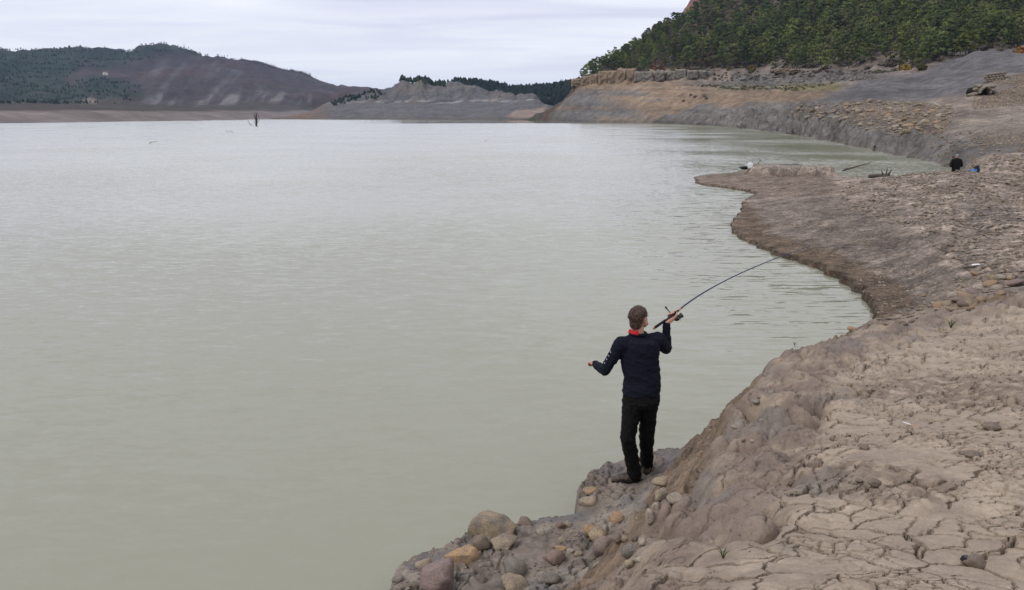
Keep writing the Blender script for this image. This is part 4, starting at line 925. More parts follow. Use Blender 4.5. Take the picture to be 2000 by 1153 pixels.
dens = (sdpoly(pu, pv, WOOD) > 0) * (.45 + .9 * fbm(px_ / 50, py_ / 50, 191, 3).clip(-.4, .5) + .25 * ss(1380, 1560, pu))
for B in BARE: dens = dens * (1 - .85 * ss(-6, 4, sdpoly(pu, pv, B)))
ok = (r.uniform(0, 1, len(pu)) < dens) & (pz_ > 20); cand = np.stack([px_, py_, pz_, pu, pv], -1)[ok]
cell = {}; trees = []
for c in cand:
    q = (int(c[0] // 6), int(c[1] // 6)); sp0 = 6.8 if c[3] > 1380 else 7.6
    if any((c[0] - e[0]) ** 2 + (c[1] - e[1]) ** 2 < sp0 ** 2 for a in (-1, 0, 1) for b_ in (-1, 0, 1) for e in cell.get((q[0] + a, q[1] + b_), ())): continue
    cell.setdefault(q, []).append(c); trees.append(c)
trees = np.array(trees); trees = trees[(trees[:, 4] > -45) & (trees[:, 3] < 2080)]
hts = np.where(trees[:, 3] < 1330, r.uniform(9, 15, len(trees)), r.uniform(12, 20, len(trees)))
vis = (trees[:, 3] < 2010) & (trees[:, 4] > -5); score = hts / np.hypot(trees[:, 0], trees[:, 1]) * vis
# trees nearer the foot of the wood hide those behind: prefer the front rows and the skyline
score = score * (1 + .8 * ss(820, 730, np.hypot(trees[:, 0], trees[:, 1])))
sel = np.argsort(-score)[:290]; rest = np.setdiff1d(np.arange(len(trees)), sel)
for j in sel:
    c = trees[j]; k = int(r.choice(3, p=[.5, .35, .15]))
    lab = ['bright green', 'dark green', 'olive green'][k] + (' tall' if hts[j] > 16 else ' low' if hts[j] < 13 else '') + ' pine ' + ('on the falling skyline of the headland' if c[3] < 1260 else 'above the tan scarp of the headland' if c[3] < 1400 else 'at the lower edge of the wood above the grassy flat' if c[3] < 1700 and np.hypot(c[0], c[1]) < 775 else 'at the lower edge of the wood by the grey slope' if np.hypot(c[0], c[1]) < 775 else 'higher up in the hillside wood')
    grp = 'pines of the hillside wood'
    pine(c[:3], hts[j], lab, grp, int(r.integers(7)), k)
for (u, v, d, h, lab) in [(1287, 44, 905, 15, 'tall lone pine standing out at the bare shoulder of the hill'), (1139, 152, 770, 7, 'small pine silhouetted lowest on the skyline of the headland'), (1156, 141, 775, 9, 'slim pine on the skyline above the small lowest one')]:
    p = atd(u, v, d); p[2] = HF(p[0], p[1]); pine(p, h, lab, None, 3, 1)
# the rest of the wood in one mass: pines set on their root points
V = trees[rest, :3] - np.array([0, 0, .3]); me = bpy.data.meshes.new('pine_wood'); me.from_pydata(V.tolist(), [], [])
kd = r.integers(0, 9, len(rest))
for nm, ty, dat in (('size', 'FLOAT', hts[rest] / 15.0), ('turn', 'FLOAT', r.uniform(0, 6.28, len(rest))), ('sort', 'INT', kd)): me.attributes.new(nm, ty, 'POINT').data.foreach_set('value', np.asarray(dat, np.float32 if ty == 'FLOAT' else np.int32))
wood = link('pine_wood', me); tag(wood, 'dense pine wood filling the upper hillside', kind='stuff')
ng = bpy.data.node_groups.new('pines_on_points', 'GeometryNodeTree'); ng.interface.new_socket('Geometry', in_out='INPUT', socket_type='NodeSocketGeometry'); ng.interface.new_socket('Geometry', in_out='OUTPUT', socket_type='NodeSocketGeometry')
gi, go = ng.nodes.new('NodeGroupInput'), ng.nodes.new('NodeGroupOutput'); jn = ng.nodes.new('GeometryNodeJoinGeometry')
def attr(nm, ty):
    n = ng.nodes.new('GeometryNodeInputNamedAttribute'); n.data_type = ty; n.inputs['Name'].default_value = nm; return n.outputs['Attribute']
sz, tn, so = attr('size', 'FLOAT'), attr('turn', 'FLOAT'), attr('sort', 'INT'); rv = ng.nodes.new('ShaderNodeCombineXYZ'); ng.links.new(tn, rv.inputs[2])
crowns = {}
for o in bpy.data.objects:
    if o.name.startswith('crown') and o.data.name not in crowns and o.parent: crowns[o.data.name] = o
pick = [(i % 7, [0, 1, 0, 2, 1, 0, 1, 0, 1][i]) for i in range(9)]
for i, (a, k) in enumerate(pick):
    src = crowns.get(crown_mesh(a, k).name) or next(iter(crowns.values()))
    ob = ng.nodes.new('GeometryNodeObjectInfo'); ob.inputs['Object'].default_value = src; ob.transform_space = 'ORIGINAL'
    eq = ng.nodes.new('FunctionNodeCompare'); eq.data_type = 'INT'; eq.operation = 'EQUAL'; ng.links.new(so, eq.inputs[2]); eq.inputs[3].default_value = i
    ip = ng.nodes.new('GeometryNodeInstanceOnPoints'); ng.links.new(gi.outputs[0], ip.inputs['Points']); ng.links.new(eq.outputs[0], ip.inputs['Selection']); ng.links.new(ob.outputs['Geometry'], ip.inputs['Instance']); ng.links.new(rv.outputs[0], ip.inputs['Rotation']); ng.links.new(sz, ip.inputs['Scale'])
    ng.links.new(ip.outputs[0], jn.inputs[0])
ng.links.new(jn.outputs[0], go.inputs[0]); md = wood.modifiers.new('pines', 'NODES'); md.node_group = ng
print('pines', len(sel), 'rest', len(rest))
# scrub between them
RUST = leafmat('rust_scrub', (.06, .028, .014), (.13, .06, .022), .2); HEATH = leafmat('brown_scrub', (.04, .03, .022), (.085, .06, .04), .2); OLIV = leafmat('olive_scrub', (.03, .034, .014), (.075, .07, .028), .2); YEL = leafmat('yellow_leaves', (.14, .10, .018), (.30, .20, .035), .9); ORA = leafmat('orange_leaves', (.17, .07, .012), (.36, .16, .025), .9); GREYB = leafmat('grey_scrub', (.10, .092, .075), (.17, .155, .13), .3)
def bush_arrays(seed, nl=40, s=.28):
    r_ = np.random.default_rng(seed); n = r_.normal(size=(nl, 3)); n /= np.linalg.norm(n, axis=1, keepdims=True); n[:, 2] = np.abs(n[:, 2]); p = n * r_.uniform(.45, 1.0, (nl, 1)) * np.array([1, 1, .85])
    t1 = np.cross(n, r_.normal(size=(nl, 3))); t1 /= np.linalg.norm(t1, axis=1, keepdims=True) + 1e-9; t2 = np.cross(n, t1) * .8 + n * .5; sz = s * r_.uniform(.6, 1.3, (nl, 1))
    return np.stack([p - t1 * sz, p + t2 * sz, p + t1 * sz, p - t2 * sz * .6], 1).reshape(-1, 3), np.arange(nl * 4).reshape(-1, 4)
BU = [bush_arrays(800 + i, 22, .42) for i in range(4)]
V, Fc, mi = [], [], []; o = 0
def add_bush(p, s, m):
    global o
    bv, bf = BU[int(r.integers(4))]; V.append(bv * s * np.array([1.2, 1.2, .9]) + p); Fc.append(bf + o); mi.append(np.full(len(bf), m)); o += len(bv)
m_ = (sdpoly(pu, pv, [(1118, 165), (1180, 122), (1250, 84), (1300, 46), (1345, 34), (1400, -40), (2120, -40), (2120, 100), (1900, 112), (1800, 140), (1560, 146), (1430, 140), (1330, 142), (1200, 150), (1140, 162)]) > 0) & (pz_ > 20)
idx = np.nonzero(m_)[0]; r.shuffle(idx)
for j in idx[:2600]:
    rust = any(sdpoly(pu[j:j + 1], pv[j:j + 1], B)[0] > -4 for B in BARE[:1]); add_bush((px_[j], py_[j], pz_[j] - .3), r.uniform(1.1, 3.0), int(r.choice(3, p=[.5, .25, .25] if rust else [.1, .5, .4])))
for poly, n, mm_, s0, s1 in [([(1340, 166), (1560, 168), (1640, 160), (1560, 178), (1400, 176)], 160, 2, .5, 1.1), ([(1420, 150), (1560, 146), (1720, 140), (1700, 158), (1480, 166)], 200, 3, .6, 1.5), ([(1300, 150), (1420, 142), (1560, 140), (1760, 138), (1700, 145), (1420, 160)], 120, 1, .7, 1.6)]:
    for p in farpick(poly, n, 900 + n, 400, 740): add_bush((p[0], p[1], p[2] - .15), r.uniform(s0, s1), mm_)
me = arrays_mesh('scrub', np.concatenate(V), np.concatenate(Fc), False); [me.materials.append(m) for m in (RUST, HEATH, OLIV, GREYB)]; me.polygons.foreach_set('material_index', np.concatenate(mi).astype(np.int32))
tag(link('scrub', me), 'rust, brown and grey scrub covering the hillside between the pines', kind='stuff')
SHR = [bush_arrays(850 + i, 170, .2) for i in range(4)]
STEM = MB()
for a in range(5): STEM.tube([(0, 0, -.1), (.25 * math.cos(a * 1.3), .25 * math.sin(a * 1.3), .45)], [.05, .02], 5)
STEMM = STEM.mesh('stem'); STEMM.materials.append(BARK)
for k, (u, v, d, s, m, lab) in enumerate([(1992, 100, 345, 3.6, ORA, 'bright orange autumn tree at the crest of the grey slope'), (1767, 138, 470, 3.1, YEL, 'yellow shrub at the edge of the grey slope below the wood'), (1800, 136, 480, 2.6, OLIV, 'olive shrub next to the yellow one below the wood'), (1467, 138, 712, 4.2, YEL, 'yellow-green shrub in front of the wood above the scarp'),
        (1428, 134, 715, 2.2, ORA, 'small red-orange shrub in front of the wood'), (1790, 112, 640, 5.0, RUST, 'rust-brown bush at the foot of the wood'), (1822, 112, 640, 5.0, RUST, 'wide russet bush beside the rust-brown one'), (1955, 88, 420, 2.6, OLIV, 'green bush behind the crest of the grey slope'), (1742, 128, 600, 4.0, HEATH, 'brown bare bush beside the yellow shrub'), (1495, 155, 560, 2.2, GREYB, 'grey wispy bush on the flat below the wood'), (1318, 150, 690, 3.0, OLIV, 'green bush on top of the tan scarp'), (1350, 152, 690, 2.6, OLIV, 'lower green bush along the tan scarp'), (1295, 137, 715, 2.6, RUST, 'rusty bush on the lip of the tan scarp')]):
    p = grounds(u, v, d * .85, d * 1.2, 300)[0]
    t = empty('bush', p); tag(t, lab, 'bush'); t.scale = (s, s, s); bv, bf = SHR[k % 4]
    link('foliage', arrays_mesh('foliage', bv * (1, 1, 1.25), bf, False), m, t); link('stem', STEMM, None, t)
for k, (u, v) in enumerate([(1349, 188), (1357, 191), (1375, 189), (1380, 195), (1378, 191), (1335, 199)]):
    p = grounds(u, v, 380, 620, 300)[0]; ob = link('tree_stump', boulder('tree_stump', 880 + k, (1.1, 1.0, 1.1), 0, .8, 2), BARK); ob.location = (p[0], p[1], p[2] + .4); tag(ob, 'dark clump standing on the bare ochre slope', 'stump', 'dark clumps on the ochre slope')

CLIFF = stone_mat('tan_sandstone', (.20, .15, .10), (.33, .24, .155), .25); GCLIFF = stone_mat('grey_sandstone', (.15, .14, .12), (.24, .215, .175), .25)
e = None
for k, (u, vb, vt, wpx, gr) in enumerate([(1128, 166, 156, 20, 0), (1146, 163, 151, 18, 0), (1163, 162, 147, 17, 0), (1180, 161, 143, 19, 0), (1199, 160, 141, 20, 0), (1217, 159, 138, 17, 0), (1234, 158, 138, 16, 0), (1250, 157, 143, 18, 1), (1268, 157, 142, 20, 1), (1290, 155, 141, 16, 1), (1312, 154, 141, 18, 1), (1334, 152, 138, 20, 1), (1354, 151, 140, 18, 1), (1374, 150, 140, 16, 1), (1392, 149, 141, 14, 1), (1530, 142, 136, 24, 0), (1556, 141, 136, 18, 0)]):
    p = grounds(u, vb, 560, 790, 400)[0]; d = np.hypot(p[0], p[1]); px1 = d / F
    if e is None: e = empty('cliff', p); tag(e, 'tan and grey sandstone scarp along the top of the headland slope', 'cliff'); o0 = p.copy()
    h = (vb - vt) * px1; w = wpx * px1 * .62
    me = block('rock', 1100 + k, (w * .86, 9.0, h * .75), 8, 4, .13); o = link('rock', me, GCLIFF if gr else CLIFF, e); o.location = p - o0 + np.array([0, 5.5 + 3 * (k % 3 - 1), h * (.30 + .05 * (k % 2))]); o.rotation_euler = (0, 0, -AZ(u))
# far woods: one mass each
def far_wood(name, X, Y, Z, U, Vv, poly, n, h0, h1, mats, label, seed, dens=None):
    r_ = np.random.default_rng(seed); m = np.nonzero((sdpoly(U.ravel(), Vv.ravel(), poly) > 0) & (Z.ravel() > 12))[0]
    ar = np.hypot(X.ravel()[m], Y.ravel()[m]) ** 2; pick = r_.choice(m, n, p=ar / ar.sum())
    bx_, by_, bz_ = X.ravel()[pick], Y.ravel()[pick], Z.ravel()[pick]; jit = np.hypot(bx_, by_) * .0015
    bx_ = bx_ + r_.normal(size=n) * jit; by_ = by_ + r_.normal(size=n) * jit
    if dens is not None:
        kk = dens(bx_, by_, U.ravel()[pick], Vv.ravel()[pick]) > r_.uniform(0, 1, n); bx_, by_, bz_ = bx_[kk], by_[kk], bz_[kk]
    Vl, Fl, mi = [], [], []; o = 0
    for x, y, z in zip(bx_, by_, bz_):
        hv, hf = CROWNLOW[int(r_.integers(len(CROWNLOW)))]; h = r_.uniform(h0, h1); w = h * r_.uniform(.28, .4)
        Vl.append(hv * (w, w, h) + (x, y, z - .5)); Fl.append(hf + o); mi.append(np.full(len(hf), int(r_.integers(len(mats))))); o += len(hv)
    me = arrays_mesh(name, np.concatenate(Vl), np.concatenate(Fl), False); [me.materials.append(q) for q in mats]; me.polygons.foreach_set('material_index', np.concatenate(mi).astype(np.int32))
    return tag(link(name, me), label, kind='stuff')
CROWNLOW = []
for i in range(6):
    r_ = np.random.default_rng(870 + i); vv = [(0, 0, 1)]; rings = [(.7, .6), (.25, .95)]
    for z, w in rings:
        for k in range(5): a = k * 1.2566 + r_.uniform(-.3, .3); q = w * r_.uniform(.7, 1.15); vv.append((math.cos(a) * q, math.sin(a) * q, z + r_.uniform(-.08, .08)))
    ff = [(0, 1 + k, 1 + (k + 1) % 5) for k in range(5)]
    for j in range(1):
        for k in range(5):
            a, b_ = 1 + j * 5 + k, 1 + j * 5 + (k + 1) % 5; ff += [(a, a + 5, b_ + 5), (a, b_ + 5, b_)]
    CROWNLOW.append((np.array(vv), np.array(ff)))
FARGREEN = [leafmat('far_pine_a', (.018, .028, .016), (.030, .040, .021), .05), leafmat('far_pine_b', (.013, .021, .013), (.022, .031, .017), .05)]
far_wood('ridge_pines', RX, RY, RZ, RU, RV, [(860, 150), (1260, 140), (1260, 215), (1000, 215), (860, 200)], 2600, 10, 16, FARGREEN, 'dark mass of pines on the low ridge behind the grey spur', 201)
far_wood('spur_pines', SX, SY, SZ, SU, SV, [(785, 150), (860, 150), (868, 172), (845, 170), (800, 163), (785, 166)], 90, 6, 11, FARGREEN, 'line of pines along the crest of the grey spur', 202)
far_wood('spur_scrub', SX, SY, SZ, SU, SV, [(640, 206), (690, 184), (745, 178), (745, 195), (700, 196), (660, 208)], 200, 3, 7, FARGREEN, 'dark scrub on the low end of the grey spur', 203)
far_wood('mountain_forest', MX, MY, MZ, MU, MV, [(-700, 60), (440, 60), (470, 112), (420, 110), (330, 108), (270, 120), (210, 132), (150, 132), (120, 165), (200, 152), (270, 167), (285, 190), (230, 204), (-700, 204)], 18000, 4, 8, FARGREEN, 'dark forest covering much of the far mountain', 204, lambda x, y, u, v: .62 + .9 * fbm(x / 160, y / 160, 205, 3))
far_wood('crest_trees', MX, MY, MZ, MU, MV, [(430, 95), (520, 112), (640, 148), (780, 168), (780, 178), (640, 158), (500, 128), (420, 108)], 700, 3, 6, [HEATH, FARGREEN[0]], 'thin fringe of trees along the falling crest of the mountain', 206)

# ------------------------------------------------------------------ the angler
SKIN = solid('skin', (.46, .25, .18), .55, .4, .12, 30); JACKET = solid('navy_fleece', (.008, .0095, .017), .9, .15, .25, 60, .002); TROUSER = solid('black_cloth', (.0052, .005, .005), .85, .2, .25, 50, .002)
HAIR = solid('greying_brown_hair', (.042, .025, .017), .75, .25, .5, 55, .004, col2=(.115, .08, .06)); RED = solid('red_collar', (.42, .02, .022), .8, .2, .15, 40); BOOT = solid('muddy_boot', (.06, .048, .038), .85, .2, .5, 30, .004, col2=(.15, .12, .095)); SOLE = solid('boot_sole', (.02, .018, .016), .8, .2, .2, 30); WHITE = solid('white_print', (.75, .75, .76), .7)
PB = atz(1243, 938, .35); YM = PB[1]
def J(u, v, dy): return aty(u, v, YM + dy)
fl = ground(1238, 945); fr_ = ground(1262, 921)
pel, waist, chest, neckb = J(1252, 778, .0), J(1255, 742, .01), J(1249, 690, .02), J(1246, 655, .03)
headc = J(1248, 621, .05)
Ls, Le, Lw = J(1214, 671, .0), J(1181, 724, .02), J(1165, 713, .22)
Rs, Re, Rw = J(1284, 664, .05), J(1301, 681, .22), J(1302, 631, .23)
Lh, Lk = J(1236, 784, .0), J(1226, 855, -.03); Rh, Rk = J(1268, 782, .02), J(1263, 850, .09)
La = np.array([fl[0] + .01, fl[1] + .04, fl[2] + .10]); Ra = np.array([fr_[0], fr_[1] - .02, fr_[2] + .10])
ROOT = np.array([(fl[0] + fr_[0]) / 2, (fl[1] + fr_[1]) / 2, min(fl[2], fr_[2])])
angler = empty('person', ROOT); tag(angler, 'angler in navy jacket and black trousers casting a rod from the ledge', 'person')
ex, ey, ez = np.eye(3)
bx_ = np.array([math.cos(-.12), math.sin(-.12), 0]); by_ = np.array([-bx_[1], bx_[0], 0])   # torso turned slightly
th = math.radians(44); hf_ = np.array([math.sin(th), math.cos(th), .06]); hf_ /= np.linalg.norm(hf_); hr_ = np.cross(hf_, ez); hr_ /= np.linalg.norm(hr_); hu_ = np.cross(hr_, hf_)
MH = np.array([hr_, hf_, hu_])
def hp(a, b_, c): return headc + hr_ * a + hf_ * b_ + hu_ * c
# rod axis first: the hand closes on it
RODP = [J(1278, 641, .165), J(1300, 625.5, .225), J(1318, 612.5, .27), J(1345, 591, .37), J(1385, 565.5, .50), J(1440, 537, .70), J(1500, 511, .93), J(1548, 492.5, 1.12), J(1588, 479, 1.28)]
def catmull(P, n=10):
    P = [2 * P[0] - P[1]] + list(P) + [2 * P[-1] - P[-2]]; o = []
    for i in range(1, len(P) - 2):
        for t in np.linspace(0, 1, n, endpoint=False):
            a, b_, c, d = P[i - 1], P[i], P[i + 1], P[i + 2]; o.append(.5 * ((2 * b_) + (c - a) * t + (2 * a - 5 * b_ + 4 * c - d) * t * t + (3 * b_ - a - 3 * c + d) * t ** 3))
    return np.array(o + [P[-2]])
rodc = catmull(RODP); ax = RODP[2] - RODP[0]; ax /= np.linalg.norm(ax)
grip = RODP[1] * .28 + RODP[2] * .72
side = Rw - grip; side -= ax * (side @ ax); side /= np.linalg.norm(side); other = np.cross(ax, side)
def hand_grip(mb, s=1.0):
    palm0 = grip + side * .034; mb.cone(Rw, palm0 - ax * .012, .026, .024); mb.cone(palm0 - ax * .03, palm0 + ax * .032, .019, .018); mb.cone(Rw, palm0 + ax * .02, .024, .02)
    for k, (off, L) in enumerate(((.036, 3.5), (.014, 3.8), (-.009, 3.6), (-.030, 3.1))):
        pts = [grip + ax * off + (side * math.cos(t) + other * math.sin(t)) * .0285 for t in np.linspace(.35, L, 6)]
        mb.chain(pts, np.linspace(.0102, .0078, 6), 8)
    mb.chain([palm0 - ax * .012 - other * .014, grip + ax * .012 - other * .033 + side * .012, grip + ax * .048 - other * .026 - side * .012], [.0135, .0112, .009], 8)
def hand_loose(mb, w, dirv, up):
    f = dirv / np.linalg.norm(dirv); lat = np.cross(f, up); lat /= np.linalg.norm(lat); nn = np.cross(lat, f)
    mb.cone(w, w + f * .05 + lat * .018, .025, .021); mb.cone(w, w + f * .05 - lat * .018, .025, .021); mb.cone(w + f * .05 + lat * .024, w + f * .05 - lat * .026, .019, .018)
    for off, L in ((.031, .062), (.011, .072), (-.010, .066), (-.030, .052)):
        a = w + f * .062 + lat * off; p1 = a + f * L * .45 - nn * L * .12; p2 = p1 + f * L * .2 - nn * L * .34; p3 = p2 - f * L * .12 - nn * L * .26
        mb.chain([a, p1, p2, p3], [.0105, .0098, .009, .0078], 8)
    a = w + f * .016 + lat * .026; mb.chain([a, a + f * .024 + lat * .016 - nn * .01, a + f * .054 + lat * .014 - nn * .024], [.0135, .0115, .009], 8)
bd = MB()
bd.loft([(pel - ez * .06, bx_ * .13, by_ * .10), (pel, bx_ * .155, by_ * .115), (waist, bx_ * .135, by_ * .095), (chest - ez * .02, bx_ * .155, by_ * .105), (chest + ez * .09, bx_ * .165, by_ * .095), (neckb - ez * .03, bx_ * .10, by_ * .07)])
bd.cone(neckb - ez * .05, headc - ez * .06 - hf_ * .012, .06, .054)
bd.chain([Ls, Le, Lw], [.05, .038, .026]); bd.chain([Rs, Re, Rw], [.05, .038, .026]); bd.chain([Lh, Lk, La], [.078, .055, .042]); bd.chain([Rh, Rk, Ra], [.078, .055, .042])
bd.ball(hp(0, -.012, .018), (.076, .096, .092), 20, 14, MH); bd.ball(hp(0, .03, -.03), (.060, .066, .072), 18, 12, MH); bd.cone(hp(-.018, .062, -.085), hp(.018, .062, -.085), .022, .022)
bd.cone(hp(0, .088, .006), hp(0, .108, -.026), .009, .014); bd.cone(hp(-.03, .078, .022), hp(.03, .078, .022), .014, .014); bd.cone(hp(-.017, .084, -.058), hp(.017, .084, -.058), .009, .009)
for sgn in (-1, 1): bd.ball(hp(.077 * sgn, -.012, -.012), (.010, .02, .032), 10, 8, MH); bd.ball(hp(.082 * sgn, -.022, .004), (.008, .012, .018), 8, 6, MH); bd.cone(hp(.045 * sgn, .05, -.06), hp(.05 * sgn, .0, -.05), .024, .024)
hand_grip(bd); hand_loose(bd, Lw, np.array([-.45, .85, .10]), np.array([.1, .1, 1.0]))
for a, toe in ((La, np.array([-.94, .06, 0])), (Ra, np.array([.12, .99, 0]))): bd.cone(a, a - ez * .06, .042, .04); bd.cone(a - ez * .06 - toe * .02, a - ez * .068 + toe * .13, .036, .026)
link('body', remeshed(bd, 'body', .0064, 4, None, ROOT), SKIN, angler)
for sgn in (-1, 1):
    MB().ball(hp(.031 * sgn, .079, .004), .0115, 10, 8).build('eye', WHITE, angler, ROOT)
def wrinkle(amp, fx, fz, seed): return lambda co: amp * fbm(co[:, 0] * fx + co[:, 1] * fx * .6, co[:, 2] * fz, seed, 3)
jk = MB()
jk.loft([(pel + ez * .035, bx_ * .172, by_ * .132), (pel + ez * .075, bx_ * .182, by_ * .14), (waist, bx_ * .176, by_ * .128), (chest - ez * .05, bx_ * .182, by_ * .132), (chest + ez * .05, bx_ * .19, by_ * .13), (chest + ez * .12, bx_ * .175, by_ * .115), (neckb - ez * .025, bx_ * .115, by_ * .085), (neckb + ez * .012, bx_ * .07, by_ * .07)])
jk.chain([Ls * .8 + chest * .2 + ez * .01, Ls, Le, Lw - np.array([-.45, .85, .1]) * -.012], [.075, .070, .050, .039]); jk.chain([Rs * .75 + chest * .25 + ez * .02, Rs, Re, Rw - ez * .02], [.085, .076, .056, .038])
jk.cone(Ls * .5 + neckb * .5 - ez * .02, Ls, .055, .06); jk.cone(Rs * .5 + neckb * .5 - ez * .02, Rs, .055, .062)
jm = remeshed(jk, 'jacket', .0085, 6, lambda co: .0065 * fbm(co[:, 0] * 7 + co[:, 1] * 5, co[:, 2] * 20 + co[:, 0] * 6, 301, 3) + .004 * fbm(co[:, 0] * 22, co[:, 2] * 26 + co[:, 1] * 20, 302, 2), ROOT)
jacket = link('jacket', jm, JACKET, angler)
ck = catmull([neckb + ez * .012 + (bx_ * math.cos(t) * .074 + by_ * math.sin(t) * .072) for t in np.linspace(0, 2 * math.pi, 13)][:13], 3)
MB().tube([p + ez * .006 for p in ck], .015, 8).build('collar_band', JACKET, jacket, ROOT)
arc = [neckb + ez * (.034 + .010 * math.cos(t + 2.3)) + (bx_ * math.cos(t) * .073 + by_ * math.sin(t) * .072) for t in np.linspace(-3.25, -1.55, 9)]
co_ = MB(); co_.tube(arc, .016, 8); co_.tube([p - ez * .015 + (p - neckb) * .10 for p in arc], .013, 8); co_.build('collar', RED, angler, ROOT)
for k in range(4):      # small white marks along the upper sleeve
    t = .36 + .13 * k; p = Ls * (1 - t) + Le * t; o_ = np.array([-.80, -.52, .30]); o_ /= np.linalg.norm(o_); rr_ = .070 * (1 - t) + .050 * t
    MB().box(p + o_ * (rr_ - .0015), (.0035, .003, .004 if k % 2 else .0055), np.array(Matrix.Rotation(.5, 3, 'Y'))).build('sleeve_mark', WHITE, jacket, ROOT)
tr = MB()
tr.loft([(pel - ez * .085, bx_ * .15, by_ * .115), (pel - ez * .03, bx_ * .182, by_ * .138), (pel + ez * .03, bx_ * .176, by_ * .132), (pel + ez * .07, bx_ * .165, by_ * .12)])
tr.chain([Lh - ez * .02, (Lh + Lk) / 2, Lk, (Lk + La) / 2, La + ez * .0 - np.array([0, .01, .03])], [.098, .088, .076, .072, .070]); tr.chain([Rh - ez * .02, (Rh + Rk) / 2, Rk, (Rk + Ra) / 2, Ra - ez * .02], [.096, .084, .074, .068, .064])
link('trousers', remeshed(tr, 'trousers', .0085, 6, lambda co: .008 * fbm(co[:, 0] * 9, co[:, 2] * 15 + co[:, 0] * 8, 311, 3) + .004 * fbm(co[:, 0] * 25, co[:, 2] * 30, 312, 2), ROOT), TROUSER, angler)
for a, toe in ((La, np.array([-.97, -.10, 0])), (Ra, np.array([.12, .99, 0]))):
    lat = np.cross(toe, ez); b_ = MB(); g0 = a - ez * .10
    b_.loft([(g0 - toe * .055 + ez * .012, lat * .034, ez * .012 + toe * .0), (g0 - toe * .06 + ez * .05, lat * .042, ez * .046), (g0 + toe * .02 + ez * .055, lat * .05, ez * .052), (g0 + toe * .10 + ez * .048, lat * .052, ez * .044), (g0 + toe * .18 + ez * .038, lat * .050, ez * .034), (g0 + toe * .235 + ez * .028, lat * .03, ez * .02)])
    b_.cone(g0 + ez * .05, a + ez * .03, .052, .052)
    bt = link('boot', remeshed(b_, 'boot', .006, 4, lambda co: .003 * fbm(co[:, 0] * 30, co[:, 2] * 40 + co[:, 1] * 30, 321, 3), ROOT), BOOT, angler)
    s_ = MB(); s_.loft([(g0 + toe * .075 + ez * -.004, lat * .052, toe * .158), (g0 + toe * .075 + ez * .022, lat * .055, toe * .163)]); s_.build('sole', SOLE, bt, ROOT, False)
# short greying hair
hv = MB(); hv.ball(hp(0, -.016, .026), (.083, .103, .096), 24, 16, MH); hv.ball(hp(0, -.048, -.035), (.064, .06, .075), 20, 12, MH)
hm_ = remeshed(hv, 'hair', .006, 2, lambda co: .004 * fbm(co[:, 0] * 60, co[:, 2] * 45 + co[:, 1] * 50, 331, 3)); bmh = bmesh.new(); bmh.from_mesh(hm_)
kill = []
for v_ in bmh.verts:
    q = np.array(v_.co) - headc; a, b_, c = q @ hr_, q @ hf_, q @ hu_
    lim = -.098 if b_ < -.03 else (-.03 + (b_ + .02) * 1.1 if b_ < .03 else .05)
    if abs(a) > .05 and -.035 < b_ < .012: lim = .016
    if c < lim + .006 * math.sin(a * 90): kill.append(v_)
bmesh.ops.delete(bmh, geom=kill, context='VERTS')
for v_ in bmh.verts: v_.co -= Vector(ROOT)
bmh.to_mesh(hm_); bmh.free(); hair = link('hair', hm_, HAIR, angler)
tf = MB(); rr = np.random.default_rng(5)
for k in range(420):
    n = rr.normal(size=3); n /= np.linalg.norm(n); n[2] = abs(n[2]) * .9 - .15
    if n[1] > .55 and n[2] < .45 or n[2] < -.05 and n[1] > -.2: continue
    p = hp(n[0] * .083, -.016 + n[1] * .103, .026 + n[2] * .096); d = (hr_ * n[0] + hf_ * n[1] + hu_ * n[2]) * .012 + rr.normal(size=3) * .008 - ez * .004
    s = np.cross(d, rr.normal(size=3)); s = s / np.linalg.norm(s) * .0035; tf.add([p - s, p + s, p + d], [(0, 1, 2)])
tf.build('tuft', HAIR, hair, ROOT, False)

# ------------------------------------------------------------------ his rod
BLANK = solid('dark_blue_rod', (.018, .03, .085), .3, .5, .2, 40); FOAM = solid('rod_grip_foam', (.016, .016, .019), .9, .2, .2, 60); COPPER = solid('copper_wrap', (.45, .20, .09), .45, .5, .2, 60); STEEL = solid('reel_metal', (.55, .55, .56), .3, .5, metal=.9); BLACKP = solid('black_plastic', (.012, .012, .013), .4, .5, .1, 30)
rod = empty('fishing_rod', RODP[0]); tag(rod, 'dark blue fishing rod bending over the cove in the angler\'s hand', 'fishing rod')
O = RODP[0]
n_ = len(rodc); k1 = 24
MB().tube(rodc[k1 - 4:], np.linspace(.009, .0032, n_ - k1 + 4), 8).build('blank', BLANK, rod, O)
MB().tube([rodc[0], rodc[1], rodc[9], rodc[10]], [.011, .0135, .0125, .010], 10).build('butt_grip', FOAM, rod, O); MB().ball(rodc[0] - ax * .004, .0125).build('butt_cap', COPPER, rod, O)
MB().tube(rodc[9:22], .009, 10).build('reel_seat', BLACKP, rod, O); MB().tube(rodc[20:24], [.0125, .014, .0125, .009], 10).build('fore_grip', FOAM, rod, O); MB().tube(rodc[23:26], [.010, .0095, .008], 8).build('winding', COPPER, rod, O)
dn = -ez - ax * (-ez @ ax); dn = dn * .8 + np.array([.55, .2, 0]); dn -= ax * (dn @ ax); dn /= np.linalg.norm(dn); rp = rodc[20]
rb = rp + dn * .058; lt = np.cross(ax, dn)
MB().cone(rp + dn * .01, rb, .008, .013).build('reel_foot', BLACKP, rod, O)
body_ = MB(); body_.ball(rb, .026, 12, 8); body_.cone(rb, rb - ax * .012, .024, .02); body_.build('reel_body', BLACKP, rod, O)
MB().tube([rb + ax * .018, rb + ax * .026, rb + ax * .052, rb + ax * .060], [.027, .022, .022, .028], 14).build('spool', BLACKP, rod, O)
